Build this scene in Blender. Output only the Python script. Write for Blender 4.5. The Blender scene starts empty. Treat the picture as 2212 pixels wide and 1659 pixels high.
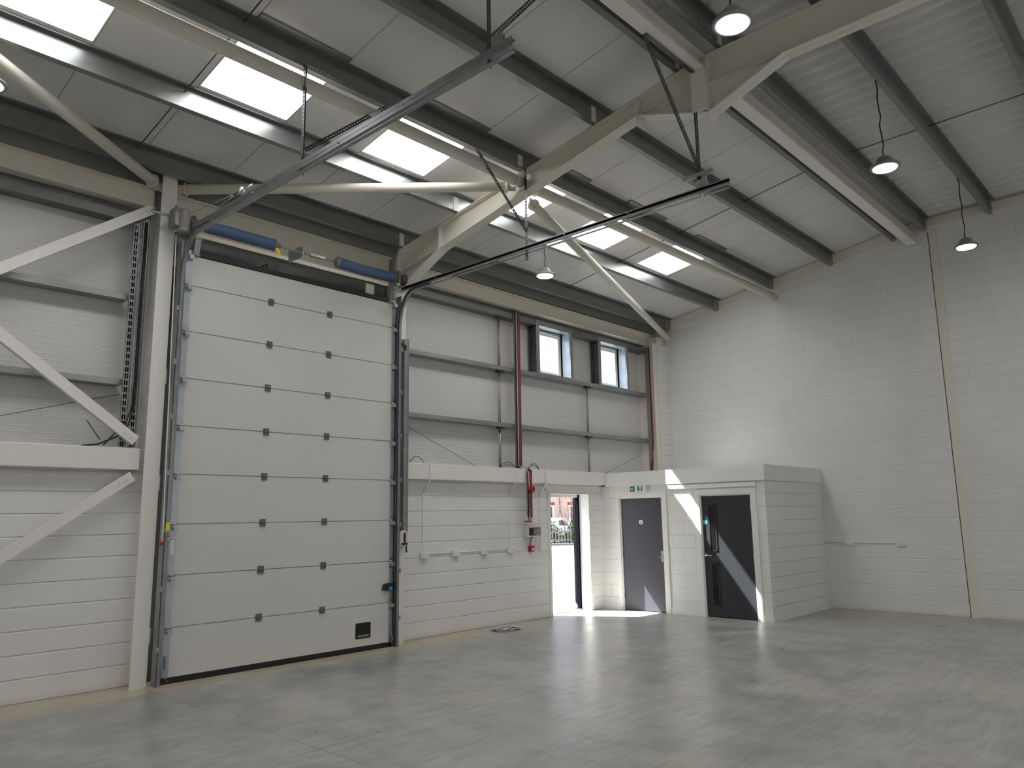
import bpy, bmesh, math, random
from mathutils import Vector, Matrix
random.seed(7)
SC = bpy.context.scene
COL = SC.collection
PI = math.pi

# ------------------------------------------------------------------ camera
W_PX, H_PX, F_PX = 2212, 1659, 1649.52
CAM = Vector((-1.884, -8.778, 1.703))
yaw, pitch, roll = math.radians(-47.151), math.radians(9.8595), math.radians(-0.8922)
fwd = Vector((-math.sin(yaw)*math.cos(pitch), math.cos(yaw)*math.cos(pitch), math.sin(pitch)))
rgt = Vector((math.cos(yaw), math.sin(yaw), 0)); up = rgt.cross(fwd)
r2 = math.cos(roll)*rgt + math.sin(roll)*up; u2 = -math.sin(roll)*rgt + math.cos(roll)*up
cd = bpy.data.cameras.new('camera'); cam = bpy.data.objects.new('camera', cd); COL.objects.link(cam)
cd.sensor_width = 36; cd.sensor_fit = 'HORIZONTAL'; cd.lens = F_PX/W_PX*36
cd.clip_start = .05; cd.clip_end = 400
m3 = Matrix((r2, u2, -fwd)).transposed()
cam.matrix_world = Matrix.Translation(CAM) @ m3.to_4x4()
SC.camera = cam

# ------------------------------------------------------------------ materials
def mat(name, col, rough=.6, metal=0., spec=.5, emit=None, estr=0., trans=0., ior=1.45, alpha=1.):
    m = bpy.data.materials.new(name); m.use_nodes = True
    b = m.node_tree.nodes['Principled BSDF']
    b.inputs['Base Color'].default_value = (*col, 1); b.inputs['Roughness'].default_value = rough
    b.inputs['Metallic'].default_value = metal; b.inputs['Specular IOR Level'].default_value = spec
    b.inputs['Transmission Weight'].default_value = trans; b.inputs['IOR'].default_value = ior
    if emit: b.inputs['Emission Color'].default_value = (*emit, 1); b.inputs['Emission Strength'].default_value = estr
    return m
class NT:
    def __init__(s, m): s.t = m.node_tree; s.b = s.t.nodes['Principled BSDF']
    def n(s, typ, **k):
        x = s.t.nodes.new('ShaderNode'+typ)
        for a, v in k.items(): setattr(x, a, v)
        return x
    def l(s, a, b): s.t.links.new(a, b)
    def math(s, op, a, b=None, c=None, clamp=False):
        x = s.n('Math', operation=op, use_clamp=clamp)
        for i, v in enumerate((a, b, c)):
            if v is None: continue
            if isinstance(v, (int, float)): x.inputs[i].default_value = v
            else: s.l(v, x.inputs[i])
        return x.outputs[0]
    def noise(s, vec, scale, detail=4, rough=.55):
        x = s.n('TexNoise'); x.inputs['Scale'].default_value = scale; x.inputs['Detail'].default_value = detail
        x.inputs['Roughness'].default_value = rough
        if vec is not None: s.l(vec, x.inputs['Vector'])
        return x.outputs['Fac']
    def ramp(s, fac, stops):
        x = s.n('ValToRGB'); e = x.color_ramp.elements
        e[0].position, e[0].color = stops[0][0], (*stops[0][1], 1); e[1].position, e[1].color = stops[-1][0], (*stops[-1][1], 1)
        for p, c in stops[1:-1]:
            q = e.new(p); q.color = (*c, 1)
        s.l(fac, x.inputs[0]); return x.outputs[0]
    def rmap(s, fac, a, b, c=0., d=1.):
        x = s.n('MapRange'); x.clamp = True
        for i, v in enumerate((a, b, c, d)): x.inputs[i+1].default_value = v
        s.l(fac, x.inputs[0]); return x.outputs[0]
    def mix(s, fac, a, b, mode='MIX'):
        x = s.n('Mix', data_type='RGBA', blend_type=mode)
        if isinstance(fac, (int, float)): x.inputs[0].default_value = fac
        else: s.l(fac, x.inputs[0])
        for i, v in ((6, a), (7, b)):
            if isinstance(v, tuple): x.inputs[i].default_value = (*v, 1)
            else: s.l(v, x.inputs[i])
        return x.outputs[2]
    def bump(s, h, strength, dist):
        x = s.n('Bump'); x.inputs['Strength'].default_value = strength; x.inputs['Distance'].default_value = dist
        s.l(h, x.inputs['Height']); s.l(x.outputs[0], s.b.inputs['Normal']); return x
    def coords(s):
        tc = s.n('TexCoord'); sp = s.n('SeparateXYZ'); s.l(tc.outputs['Object'], sp.inputs[0])
        return tc.outputs['Object'], sp.outputs[0], sp.outputs[1], sp.outputs[2]
    def scaled(s, vec, sc):
        x = s.n('VectorMath', operation='MULTIPLY'); s.l(vec, x.inputs[0]); x.inputs[1].default_value = sc; return x.outputs[0]

def block_mat(name, axis, col, vjoint=.5, depth=.010, off=0.):
    m = mat(name, col, .55); t = NT(m); P, x, y, z = t.coords(); rw = 1. if axis == 'x' else .7
    h = x if axis == 'x' else y
    cb = t.n('CombineXYZ'); t.l(t.math('ADD', h, off), cb.inputs[0]); t.l(z, cb.inputs[1])
    # gentle waviness of the joints
    def brick(offset):
        b = t.n('TexBrick', offset=offset); b.inputs['Scale'].default_value = 1; b.inputs['Brick Width'].default_value = .45
        b.inputs['Row Height'].default_value = .225; b.inputs['Mortar Size'].default_value = .006; b.inputs['Mortar Smooth'].default_value = .6
        t.l(cb.outputs[0], b.inputs['Vector']); return b.outputs['Fac']
    full = brick(.5)
    zz = t.math('MODULO', t.math('ADD', z, .1125+2.25), .225)
    row = t.math('SUBTRACT', 1., t.rmap(t.math('ABSOLUTE', t.math('SUBTRACT', zz, .1125)), .003, .011))
    nz = t.noise(P, 1.3, 2); vis = t.rmap(nz, .4, .62, .25, 1.)
    j = t.math('MAXIMUM', t.math('MULTIPLY', t.math('MULTIPLY', full, vjoint), vis), t.math('MULTIPLY', row, rw))
    pits = t.noise(P, 90, 3, .7); pit = t.rmap(pits, .28, .42, 0, 1)
    big = t.noise(P, 14, 3)
    hgt = t.math('ADD', t.math('MULTIPLY', j, -1.), t.math('ADD', t.math('MULTIPLY', pit, .12), t.math('MULTIPLY', big, .18)))
    t.bump(hgt, .75, depth)
    c = t.mix(t.rmap(t.noise(P, .9, 3), .35, .65), col, tuple(v*.94 for v in col))
    c = t.mix(t.rmap(z, 0., .07, .35, 0.), c, (.42, .37, .29))
    t.l(c, t.b.inputs['Base Color'])
    return m
WHITE = (.76, .752, .735)
M = {}
M['block_x'] = block_mat('painted_block_front', 'x', WHITE, .10, .012, .13)
M['block_y'] = block_mat('painted_block_side', 'y', WHITE, .8, .007, .02)
M['block_o'] = block_mat('painted_block_office', 'y', WHITE, 1.5, .009, .16)
M['white'] = mat('white_paint', (.74, .74, .72), .5)
M['cream'] = mat('cream_steel_paint', (.72, .685, .60), .42)
M['creamw'] = mat('white_steel_paint', (.77, .755, .71), .42)
# ribbed white cladding
m = mat('ribbed_cladding', (.62, .62, .615), .45); t = NT(m); P, x, y, z = t.coords()
zz = t.math('MODULO', t.math('ADD', z, 6.), .06)
t.bump(t.rmap(t.math('ABSOLUTE', t.math('SUBTRACT', zz, .03)), .022, .029, 0, 1), .45, .004); M['clad'] = m
# roof liner sheets, fine ribs running up the slope, a seam every metre
m = mat('roof_liner_sheet', (.68, .67, .655), .33, spec=.6); t = NT(m); P, x, y, z = t.coords()
xx = t.math('MODULO', t.math('ADD', x, 20.), .0526)
rib = t.rmap(t.math('ABSOLUTE', t.math('SUBTRACT', xx, .0263)), .016, .025, 0, 1)
xs = t.math('MODULO', t.math('ADD', x, 19.78), 1.); seam = t.rmap(t.math('ABSOLUTE', t.math('SUBTRACT', xs, .5)), .4925, .497, 0, 1)
t.bump(t.math('ADD', t.math('MULTIPLY', rib, -.35), t.math('MULTIPLY', seam, -2.)), .7, .004)
t.l(t.mix(t.math('MULTIPLY', seam, .6), (.68, .67, .655), (.12, .12, .12)), t.b.inputs['Base Color']); M['liner'] = m
m = mat('corrugated_liner', (.62, .61, .60), .4); t = NT(m); P, x, y, z = t.coords()
n1 = t.rmap(t.noise(P, 7, 2), .75, .8); M['corr'] = m
# galvanised steel
def galv(name, a, b, rough, metal=.85):
    m = mat(name, a, rough, metal); t = NT(m); P, x, y, z = t.coords()
    n = t.noise(t.scaled(P, (.6, 3., 3.)), 3, 3); t.l(t.ramp(n, [(.3, a), (.7, b)]), t.b.inputs['Base Color'])
    t.l(t.rmap(n, .3, .7, rough-.02, rough+.02), t.b.inputs['Roughness']); return m
M['galv'] = galv('galvanised_steel', (.30, .32, .32), (.42, .44, .44), .42)
M['purlin'] = galv('purlin_galvanised', (.21, .225, .22), (.25, .262, .258), .30, .62)
M['void'] = mat('black_steel_lining', (.022, .021, .02), .7)
M['galvd'] = galv('dark_galvanised', (.10, .105, .105), (.16, .165, .165), .45)
M['track'] = galv('track_steel', (.24, .255, .265), (.30, .315, .325), .35, .7)
M['galvm'] = galv('head_rail_steel', (.17, .175, .17), (.21, .215, .21), .45, .5)
M['strut'] = mat('eaves_strut_steel', (.34, .35, .34), .6)
M['plate'] = galv('end_cap_steel', (.42, .48, .54), (.52, .58, .64), .38, .6)
M['chrome'] = mat('bright_zinc', (.75, .77, .77), .18, 1.)
M['bluezinc'] = mat('blue_zinc', (.38, .46, .50), .35, .8)
# sectional door skin with micro lines
m = mat('door_panel_skin', (.62, .615, .59), .5); t = NT(m); P, x, y, z = t.coords()
zz = t.math('MODULO', t.math('ADD', z, 3.), .012)
t.bump(t.math('ADD', t.rmap(t.math('ABSOLUTE', t.math('SUBTRACT', zz, .006)), .003, .006), t.math('MULTIPLY', t.noise(P, 60, 2), .5)), .35, .0012); M['panel'] = m
M['rubber'] = mat('black_rubber', (.012, .012, .015), .5)
M['blackp'] = mat('black_plastic', (.015, .015, .016), .35)
M['hinge'] = mat('grey_plastic', (.12, .12, .14), .5)
M['zinc'] = mat('roller_zinc', (.50, .52, .53), .35, .9)
M['bluesl'] = mat('blue_sleeve', (.075, .125, .235), .55)
M['yellow'] = mat('yellow_label', (.75, .62, .04), .5)
M['red'] = mat('red_plastic', (.36, .012, .018), .4)
M['redc'] = mat('red_cable', (.42, .02, .04), .45)
M['blackc'] = mat('black_cable', (.02, .02, .022), .5)
M['whitec'] = mat('white_cable', (.75, .75, .72), .5)
M['wplast'] = mat('white_plastic', (.75, .75, .73), .35)
M['gplast'] = mat('grey_enclosure', (.60, .60, .58), .4)
M['motor'] = mat('motor_casting', (.26, .25, .25), .45, .3)
M['drum'] = mat('drum_casting', (.10, .095, .09), .5, .4)
M['dgrey'] = mat('charcoal_laminate', (.055, .057, .075), .4)
M['dblk'] = mat('black_laminate', (.034, .036, .042), .34)
M['navy'] = mat('navy_door_paint', (.007, .007, .010), 1., spec=.0)
M['wood'] = mat('pale_wood_edge', (.50, .30, .15), .5)
M['green'] = mat('exit_green', (.0, .16, .07), .4)
M['signw'] = mat('sign_white', (.80, .85, .82), .4)
M['signb'] = mat('sign_blue', (.02, .36, .66), .4)
M['steelb'] = mat('brushed_steel', (.62, .60, .57), .28, 1.)
M['upvc'] = mat('white_upvc', (.82, .83, .84), .3)
M['dark'] = mat('dark_interior', (.02, .02, .02), .6)
M['black'] = mat('ink_black', (.01, .01, .01), .6)
M['glassd'] = mat('dark_glass', (.008, .008, .009), .06, spec=.6)
m = bpy.data.materials.new('window_glass'); m.use_nodes = True; t = m.node_tree; t.nodes.clear()
o = t.nodes.new('ShaderNodeOutputMaterial'); mx = t.nodes.new('ShaderNodeMixShader'); tr = t.nodes.new('ShaderNodeBsdfTransparent'); gl = t.nodes.new('ShaderNodeBsdfGlossy')
gl.inputs['Roughness'].default_value = .02; mx.inputs[0].default_value = .06; tr.inputs[0].default_value = (.94, .96, .96, 1)
t.links.new(tr.outputs[0], mx.inputs[1]); t.links.new(gl.outputs[0], mx.inputs[2]); t.links.new(mx.outputs[0], o.inputs[0]); M['glass'] = m
M['skylight'] = mat('rooflight_sheet', (.85, .87, .9), .4, emit=(1., .99, .99), estr=7.6)  # emission stands in for daylight coming through the sheet
M['led'] = mat('led_diffuser', (.9, .9, .9), .4, emit=(1., .97, .93), estr=34.)
# concrete floor
m = mat('power_floated_concrete', (.3, .3, .28), .4, spec=.5); t = NT(m); P, x, y, z = t.coords()
n1 = t.noise(P, .55, 5, .6); n2 = t.noise(t.scaled(P, (1.25, 1., 1.)), 1.9, 7, .66); n4 = t.noise(t.scaled(P, (.8, 5., 1.)), 2.6, 6, .68); n3 = t.noise(P, 9, 6, .7)
base = t.ramp(n1, [(.28, (.25, .255, .245)), (.5, (.345, .35, .33)), (.7, (.44, .44, .405))])
base = t.mix(t.rmap(n2, .46, .72, 0, .75), base, (.50, .50, .45))
base = t.mix(t.rmap(t.noise(P, 1.1, 4, .6), .54, .7, 0, .5), base, (.44, .39, .29))
base = t.mix(t.rmap(n2, .26, .48, .65, 0), base, (.175, .18, .178))
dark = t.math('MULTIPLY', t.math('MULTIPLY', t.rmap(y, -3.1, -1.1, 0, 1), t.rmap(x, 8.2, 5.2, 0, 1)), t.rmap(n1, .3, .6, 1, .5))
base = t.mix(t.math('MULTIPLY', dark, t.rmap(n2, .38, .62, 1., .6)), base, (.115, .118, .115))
edge = t.math('MULTIPLY', t.rmap(t.math('ADD', y, t.math('MULTIPLY', n2, .5)), -.55, -.12, 0, 1), t.rmap(x, 8.4, 7.6, 0, 1))
base = t.mix(t.math('MULTIPLY', edge, .85), base, (.46, .39, .28))
edge2 = t.math('MULTIPLY', t.rmap(t.math('ADD', x, n2), 11.9, 12.7, 0, 1), .5)
base = t.mix(edge2, base, (.44, .39, .27))
base = t.mix(t.rmap(n4, .33, .52, .45, 0), base, (.20, .205, .20)); base = t.mix(t.rmap(n4, .54, .72, 0, .5), base, (.52, .52, .49))
# scuffs: thin pale scratches
sc = t.noise(t.scaled(P, (1.4, 9., 1.)), 3.2, 5, .75); base = t.mix(t.rmap(sc, .64, .72, 0, .7), base, (.50, .50, .48))
sp = t.noise(P, 26, 2, .5); base = t.mix(t.rmap(sp, .775, .79, 0, .8), base, (.62, .62, .6))
sp2 = t.noise(P, 21, 2, .5); base = t.mix(t.rmap(sp2, .20, .185, 0, .8), base, (.03, .03, .03))
# saw-cut joints
def cut(c, pos, per=None):
    if per: d = t.math('ABSOLUTE', t.math('SUBTRACT', t.math('MODULO', t.math('ADD', c, 36.-pos+per/2), per), per/2))
    else: d = t.math('ABSOLUTE', t.math('SUBTRACT', c, pos))
    return t.rmap(d, .003, .008, 1, 0)
wob = t.math('MULTIPLY', t.math('SUBTRACT', t.noise(P, .8, 5, .7), .5), .08)
j = t.math('MAXIMUM', cut(x, 5.2, 3.6), cut(t.math('ADD', y, wob), -3.5))
base = t.mix(t.math('MULTIPLY', j, .5), base, (.10, .095, .085))
t.l(base, t.b.inputs['Base Color'])
t.l(t.math('ADD', t.rmap(n3, .2, .8, .26, .36), t.rmap(n2, .3, .8, -.03, .08)), t.b.inputs['Roughness'])
t.bump(t.math('ADD', t.math('ADD', t.math('MULTIPLY', n3, .25), t.math('MULTIPLY', n2, .5)), t.math('MULTIPLY', j, -1.2)), .15, .010)
M['floor'] = m
M['yard'] = mat('yard_concrete', (.17, .168, .16), .9)
M['kerb'] = mat('kerb_stone', (.20, .19, .20), .8)
m = mat('brickwork', (.42, .20, .16), .85); t = NT(m); P, x, y, z = t.coords()
b = t.n('TexBrick'); b.inputs['Scale'].default_value = 1; b.inputs['Brick Width'].default_value = .225; b.inputs['Row Height'].default_value = .075; b.inputs['Mortar Size'].default_value = .006
b.inputs['Color1'].default_value = (.64, .44, .40, 1); b.inputs['Color2'].default_value = (.58, .39, .355, 1); b.inputs['Mortar'].default_value = (.60, .52, .48, 1)
cb = t.n('CombineXYZ'); t.l(x, cb.inputs[0]); t.l(z, cb.inputs[1]); t.l(cb.outputs[0], b.inputs['Vector']); t.l(b.outputs['Color'], t.b.inputs['Base Color']); M['brick'] = m
M['soldier'] = mat('dark_red_brick', (.28, .06, .06), .85)
M['leaf'] = mat('hedge_leaf', (.030, .062, .014), .9, spec=.0); M['twig'] = mat('bare_twig', (.16, .11, .08), .8)
M['fence'] = mat('weathered_fence', (.24, .23, .205), .9, spec=.1); M['van'] = mat('white_car_paint', (.75, .78, .82), .25); M['tyre'] = mat('tyre', (.03, .03, .035), .8)
M['paper'] = mat('newsprint', (.55, .56, .60), .8)

# ------------------------------------------------------------------ mesh helpers
class MB:
    def __init__(s): s.v = []; s.f = []; s.sm = []
    def add(s, vs, fs, smooth=False):
        o = len(s.v); s.v += [Vector(v) for v in vs]; s.f += [tuple(i+o for i in f) for f in fs]; s.sm += [smooth]*len(fs); return s
    def box(s, x0, x1, y0, y1, z0, z1):
        if x0 > x1: x0, x1 = x1, x0
        if y0 > y1: y0, y1 = y1, y0
        if z0 > z1: z0, z1 = z1, z0
        return s.add([(x0,y0,z0),(x1,y0,z0),(x1,y1,z0),(x0,y1,z0),(x0,y0,z1),(x1,y0,z1),(x1,y1,z1),(x0,y1,z1)],
            [(0,3,2,1),(4,5,6,7),(0,1,5,4),(1,2,6,5),(2,3,7,6),(3,0,4,7)])
    def prism(s, pts, a, b):
        """pts: list of 3d points (a planar polygon), swept by vector b-a offset; here a unused"""
        n = len(pts); off = Vector(b)
        vs = [Vector(p) for p in pts] + [Vector(p)+off for p in pts]
        return s.add(vs, [tuple(range(n))[::-1], tuple(range(n, 2*n))] + [(i, (i+1) % n, n+(i+1) % n, n+i) for i in range(n)])
    def poly(s, ax, pts, lo, hi):
        """2d polygon in the plane normal to axis ax, extruded lo..hi. ax x: (y,z); y: (x,z); z: (x,y)"""
        f = {0: lambda p, t: (t, p[0], p[1]), 1: lambda p, t: (p[0], t, p[1]), 2: lambda p, t: (p[0], p[1], t)}[ax]
        d = {0: (hi-lo, 0, 0), 1: (0, hi-lo, 0), 2: (0, 0, hi-lo)}[ax]
        return s.prism([f(p, lo) for p in pts], None, d)
    def frame(s, p0, p1, ref=(0, 0, 1)):
        p0, p1 = Vector(p0), Vector(p1); d = (p1-p0).normalized(); r = Vector(ref)
        if abs(d.dot(r)) > .97: r = Vector((0, 1, 0)) if abs(d.y) < .9 else Vector((1, 0, 0))
        a = d.cross(r).normalized(); b = a.cross(d).normalized(); return p0, p1, a, b, d
    def bar(s, p0, p1, w, h, ref=(0, 0, 1), ox=0., oz=0.):
        """rectangular bar p0->p1; w across, h along ref; offset"""
        p0, p1, a, b, d = s.frame(p0, p1, ref)
        q = [(ox-w/2, oz-h/2), (ox+w/2, oz-h/2), (ox+w/2, oz+h/2), (ox-w/2, oz+h/2)]
        vs = [p0+a*u+b*v for u, v in q] + [p1+a*u+b*v for u, v in q]
        return s.add(vs, [(0,1,2,3),(7,6,5,4),(0,4,5,1),(1,5,6,2),(2,6,7,3),(3,7,4,0)])
    def cyl(s, p0, p1, r, n=16, r1=None, cap=True, smooth=True):
        r1 = r if r1 is None else r1
        p0, p1, a, b, d = s.frame(p0, p1)
        vs = []
        for p, rr in ((p0, r), (p1, r1)):
            for i in range(n):
                t_ = 2*PI*i/n; vs.append(p+a*math.cos(t_)*rr+b*math.sin(t_)*rr)
        s.add(vs, [(i, (i+1) % n, n+(i+1) % n, n+i) for i in range(n)], smooth)
        if cap: s.add(vs, [tuple(range(n))[::-1], tuple(range(n, 2*n))])
        return s
    def tube(s, pts, r, n=8, smooth=True):
        pts = [Vector(p) for p in pts]; k = len(pts); rings = []
        prev = None
        for i, p in enumerate(pts):
            d = (pts[min(i+1, k-1)]-pts[max(i-1, 0)]).normalized()
            if prev is None:
                ref = Vector((0, 0, 1)) if abs(d.z) < .9 else Vector((1, 0, 0)); a = d.cross(ref).normalized()
            else: a = (prev-d*prev.dot(d)).normalized()
            prev = a; b = d.cross(a)
            rings.append([p+a*math.cos(2*PI*j/n)*r+b*math.sin(2*PI*j/n)*r for j in range(n)])
        vs = [v for q in rings for v in q]
        fs = [(i*n+j, i*n+(j+1) % n, (i+1)*n+(j+1) % n, (i+1)*n+j) for i in range(k-1) for j in range(n)]
        s.add(vs, fs, smooth); s.add(vs, [tuple(range(n))[::-1], tuple(range((k-1)*n, k*n))]); return s
    def lathe(s, c, prof, n=28, ax=2, smooth=True):
        """prof: (radius, height) list around axis through c"""
        c = Vector(c); vs = []
        for r, h in prof:
            for i in range(n):
                t_ = 2*PI*i/n; u, v = r*math.cos(t_), r*math.sin(t_)
                vs.append(c + (Vector((u, v, h)) if ax == 2 else Vector((u, h, v)) if ax == 1 else Vector((h, u, v))))
        k = len(prof)
        fs = [(i*n+j, i*n+(j+1) % n, (i+1)*n+(j+1) % n, (i+1)*n+j) for i in range(k-1) for j in range(n)]
        s.add(vs, fs, smooth)
        s.add(vs, [tuple(range(n)), tuple(range((k-1)*n, k*n))]); return s
    def sweep(s, prof, path, side):
        """profile (u along side vector, v along in-plane normal) along a path lying in the plane normal to side"""
        side = Vector(side); pts = [Vector(p) for p in path]; k = len(pts); n = len(prof); vs = []
        for i, p in enumerate(pts):
            d0 = (pts[i]-pts[i-1]).normalized() if i else (pts[1]-pts[0]).normalized()
            d1 = (pts[i+1]-pts[i]).normalized() if i < k-1 else d0
            d = (d0+d1).normalized(); nn = side.cross(d).normalized(); c = max(.3, d.dot(d0))
            vs += [p+side*u+nn*(v/c) for u, v in prof]
        fs = [(i*n+j, i*n+(j+1) % n, (i+1)*n+(j+1) % n, (i+1)*n+j) for i in range(k-1) for j in range(n)]
        return s.add(vs, fs+[tuple(range(n))[::-1], tuple(range((k-1)*n, k*n))])
    def build(s, name, m, parent=None, origin=None, bevel=0., tags=None):
        if origin is None:
            if parent is not None: origin = ORG[parent]
            else: origin = Vector((0, 0, 0))
        origin = Vector(origin)
        me = bpy.data.meshes.new(name); me.from_pydata([v-origin for v in s.v], [], s.f); me.validate(); me.update()
        for p, q in zip(me.polygons, s.sm): p.use_smooth = q
        bm = bmesh.new(); bm.from_mesh(me); bmesh.ops.remove_doubles(bm, verts=bm.verts, dist=1e-6)
        bmesh.ops.recalc_face_normals(bm, faces=bm.faces)
        if bevel:
            bmesh.ops.bevel(bm, geom=[e for e in bm.edges], offset=bevel, segments=2, affect='EDGES', profile=.5)
        bm.to_mesh(me); bm.free()
        me.materials.append(M[m] if isinstance(m, str) else m)
        o = bpy.data.objects.new(name, me); COL.objects.link(o)
        if parent is not None:
            o.parent = parent; o.location = origin-ORG[parent]
        else: o.location = origin
        ORG[o] = origin
        if tags: tag(o, *tags)
        return o
def each(name, m, parent, boxes):
    out = []
    for bx in boxes:
        b = MB()
        if callable(bx): bx(b)
        else: b.box(*bx)
        out.append(b.build(name, m, parent))
    return out
ORG = {}
def tag(o, label=None, cat=None, group=None, kind=None):
    if label: o['label'] = label
    if cat: o['category'] = cat
    if group: o['group'] = group
    if kind: o['kind'] = kind
    return o
def thing(name, loc, label, cat, group=None):
    o = bpy.data.objects.new(name, None); COL.objects.link(o); o.location = loc; o.empty_display_size = .1
    ORG[o] = Vector(loc); return tag(o, label, cat, group)
def struct(o): o['kind'] = 'structure'; return o
def sempty(name, loc):
    o = bpy.data.objects.new(name, None); COL.objects.link(o); o.location = loc; ORG[o] = Vector(loc); return struct(o)
KIDS = {}
def kids(o): return [c for c in bpy.data.objects if c.parent == o]
def dup(root, loc, label=None, rot=None):
    r = root.copy(); COL.objects.link(r); r.location = loc; ORG[r] = Vector(loc)
    if rot is not None: r.rotation_euler = rot
    if label: r['label'] = label
    for ch in kids(root):
        if ch == r: continue
        c = ch.copy(); COL.objects.link(c); c.parent = r
        for g in kids(ch):
            if g == c: continue
            d = g.copy(); COL.objects.link(d); d.parent = c
    return r
def text_mesh(txt, size, depth, mtx, m, name, parent, align='CENTER'):
    cu = bpy.data.curves.new('t', 'FONT'); cu.body = txt; cu.size = size; cu.extrude = depth; cu.align_x = align; cu.align_y = 'CENTER'
    ob = bpy.data.objects.new('t', cu); COL.objects.link(ob)
    me = bpy.data.meshes.new_from_object(ob.evaluated_get(bpy.context.evaluated_depsgraph_get()))
    bpy.data.objects.remove(ob); me.transform(mtx)
    me.transform(Matrix.Translation(-ORG[parent])); me.materials.clear(); me.materials.append(M[m])
    o = bpy.data.objects.new(name, me); COL.objects.link(o); o.parent = parent; ORG[o] = ORG[parent]; return o
# text orientation matrices: facing -y and facing -x
def T_y(x, y, z): return Matrix.Translation((x, y, z)) @ Matrix(((1,0,0,0),(0,0,-1,0),(0,1,0,0),(0,0,0,1)))
def T_x(x, y, z): return Matrix.Translation((x, y, z)) @ Matrix(((0,0,-1,0),(-1,0,0,0),(0,1,0,0),(0,0,0,1)))

# ------------------------------------------------------------------ roof line
EY, S1, RY = 5.82, .1696, -5.25
def zs(y):                      # soffit height
    return EY - S1*y if y > RY else EY - S1*RY + (.04*(RY-y)/2.6 if y > -7.85 else .04)
XL, XR, YB = -9., 12.38, -13.
XO = 10.04                      # office west face
# ================================================================== SETTING
struct(MB().box(XL-.2, XR+.2, YB-.2, .34, -.12, 0).build('floor', 'floor'))
# right block wall
b = MB()
top = [(.3, zs(.3)+.05), (RY, zs(RY)+.07), (RY-.05, 6.9), (YB, 6.9)]
b.poly(0, [(YB, 0), (.3, 0)] + top, XR, XR+.22)
wr = struct(b.build('wall_right', 'block_y'))
struct(MB().box(XR-.012, XR+.01, -5.485, -5.03, 0, 6.5).build('wall_right_pier', 'block_y'))
b = MB(); b.poly(0, [(YB, 0), (.3, 0)] + top, XL-.2, XL); struct(b.build('wall_left', 'block_y'))
struct(MB().box(XL, XR, YB-.2, YB, 0, 6.9).build('wall_back', 'block_x'))
# front block wall, pieces round the columns and the two openings
b = MB()
b.box(XL, -2.45, 0, .25, 0, 2.5); b.box(-2.28, 1.475, 0, .25, 0, 2.5)
b.box(-2.45, -2.372, 0, .18, 0, 2.5); b.box(-2.358, -2.28, 0, .18, 0, 2.5); b.box(1.475, 1.556, 0, .18, 0, 2.5)
b.box(5.085, 8.51, 0, .25, 0, 2.5); b.box(9.62, XR, 0, .25, 0, 2.5); b.box(8.51, 9.62, 0, .25, 2.1, 2.5)
b.box(-2.45, -2.28, .2, .25, 0, 2.5); b.box(1.475, 1.65, .2, .25, 0, 2.5); b.box(4.915, 5.085, .2, .25, 0, 2.5)
struct(b.build('wall_front', 'block_x'))
# block pier in the corner beside the office
struct(MB().box(11.906, XR, -.215, 0, 2.23, 5.45).build('wall_front_pier', 'block_x'))
# cladding with two window holes
b = MB(); Y0, Y1 = .20, .30
WX = [(8.34, 9.22), (10.19, 11.07)]; WZ = (4.25, 5.12)
b.box(XL, 1.65, Y0, Y1, 2.5, 5.9)
b.box(1.65, 4.915, Y0, Y1, 4.95, 5.9)
b.box(4.915, XR, Y0, Y1, 2.5, WZ[0]); b.box(4.915, XR, Y0, Y1, WZ[1], 5.9)
for a, c in ((4.915, 8.21), (9.22, 10.065), (11.075, XR)): b.box(a, c, Y0, Y1, *WZ)
struct(b.build('wall_front_upper', 'clad'))
# dark steel surround of the vehicle door
b = MB(); b.box(1.65, 2.05, .06, .25, 0, 5.3); b.box(4.62, 4.915, .06, .25, 0, 5.3); b.box(2.05, 4.62, .06, .25, 4.62, 5.3)
struct(b.build('trim_1', 'void'))
struct(MB().box(1.70, 4.87, .035, .055, 4.70, 5.11).build('trim_6', 'galvd'))
# ceiling: slope with rooflight holes
RLX = [(-8.78+2*i, -7.78+2*i) for i in range(11)]
RLX = [(a-(.05 if a > 7 else 0)-(.02 if a > 9 else 0), c-(.05 if a > 7 else 0)-(.02 if a > 9 else 0)) for a, c in RLX if c < 11.]
RLY = (-1.60, -2.68)
b = MB()
def slab(x0, x1, ya, yb):
    b.add([(x0, ya, zs(ya)), (x1, ya, zs(ya)), (x1, yb, zs(yb)), (x0, yb, zs(yb)), (x0, ya, zs(ya)+.09), (x1, ya, zs(ya)+.09), (x1, yb, zs(yb)+.09), (x0, yb, zs(yb)+.09)],
          [(0,1,2,3),(7,6,5,4),(0,4,5,1),(1,5,6,2),(2,6,7,3),(3,7,4,0)])
slab(XL, XR, .32, RLY[0]); slab(XL, XR, RLY[1], RY); slab(XL, XR, RY, -5.50)
cur = XL
for a, c in RLX:
    slab(cur, a, *RLY); cur = c
slab(cur, XR, *RLY)
struct(b.build('ceiling', 'liner'))
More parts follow.
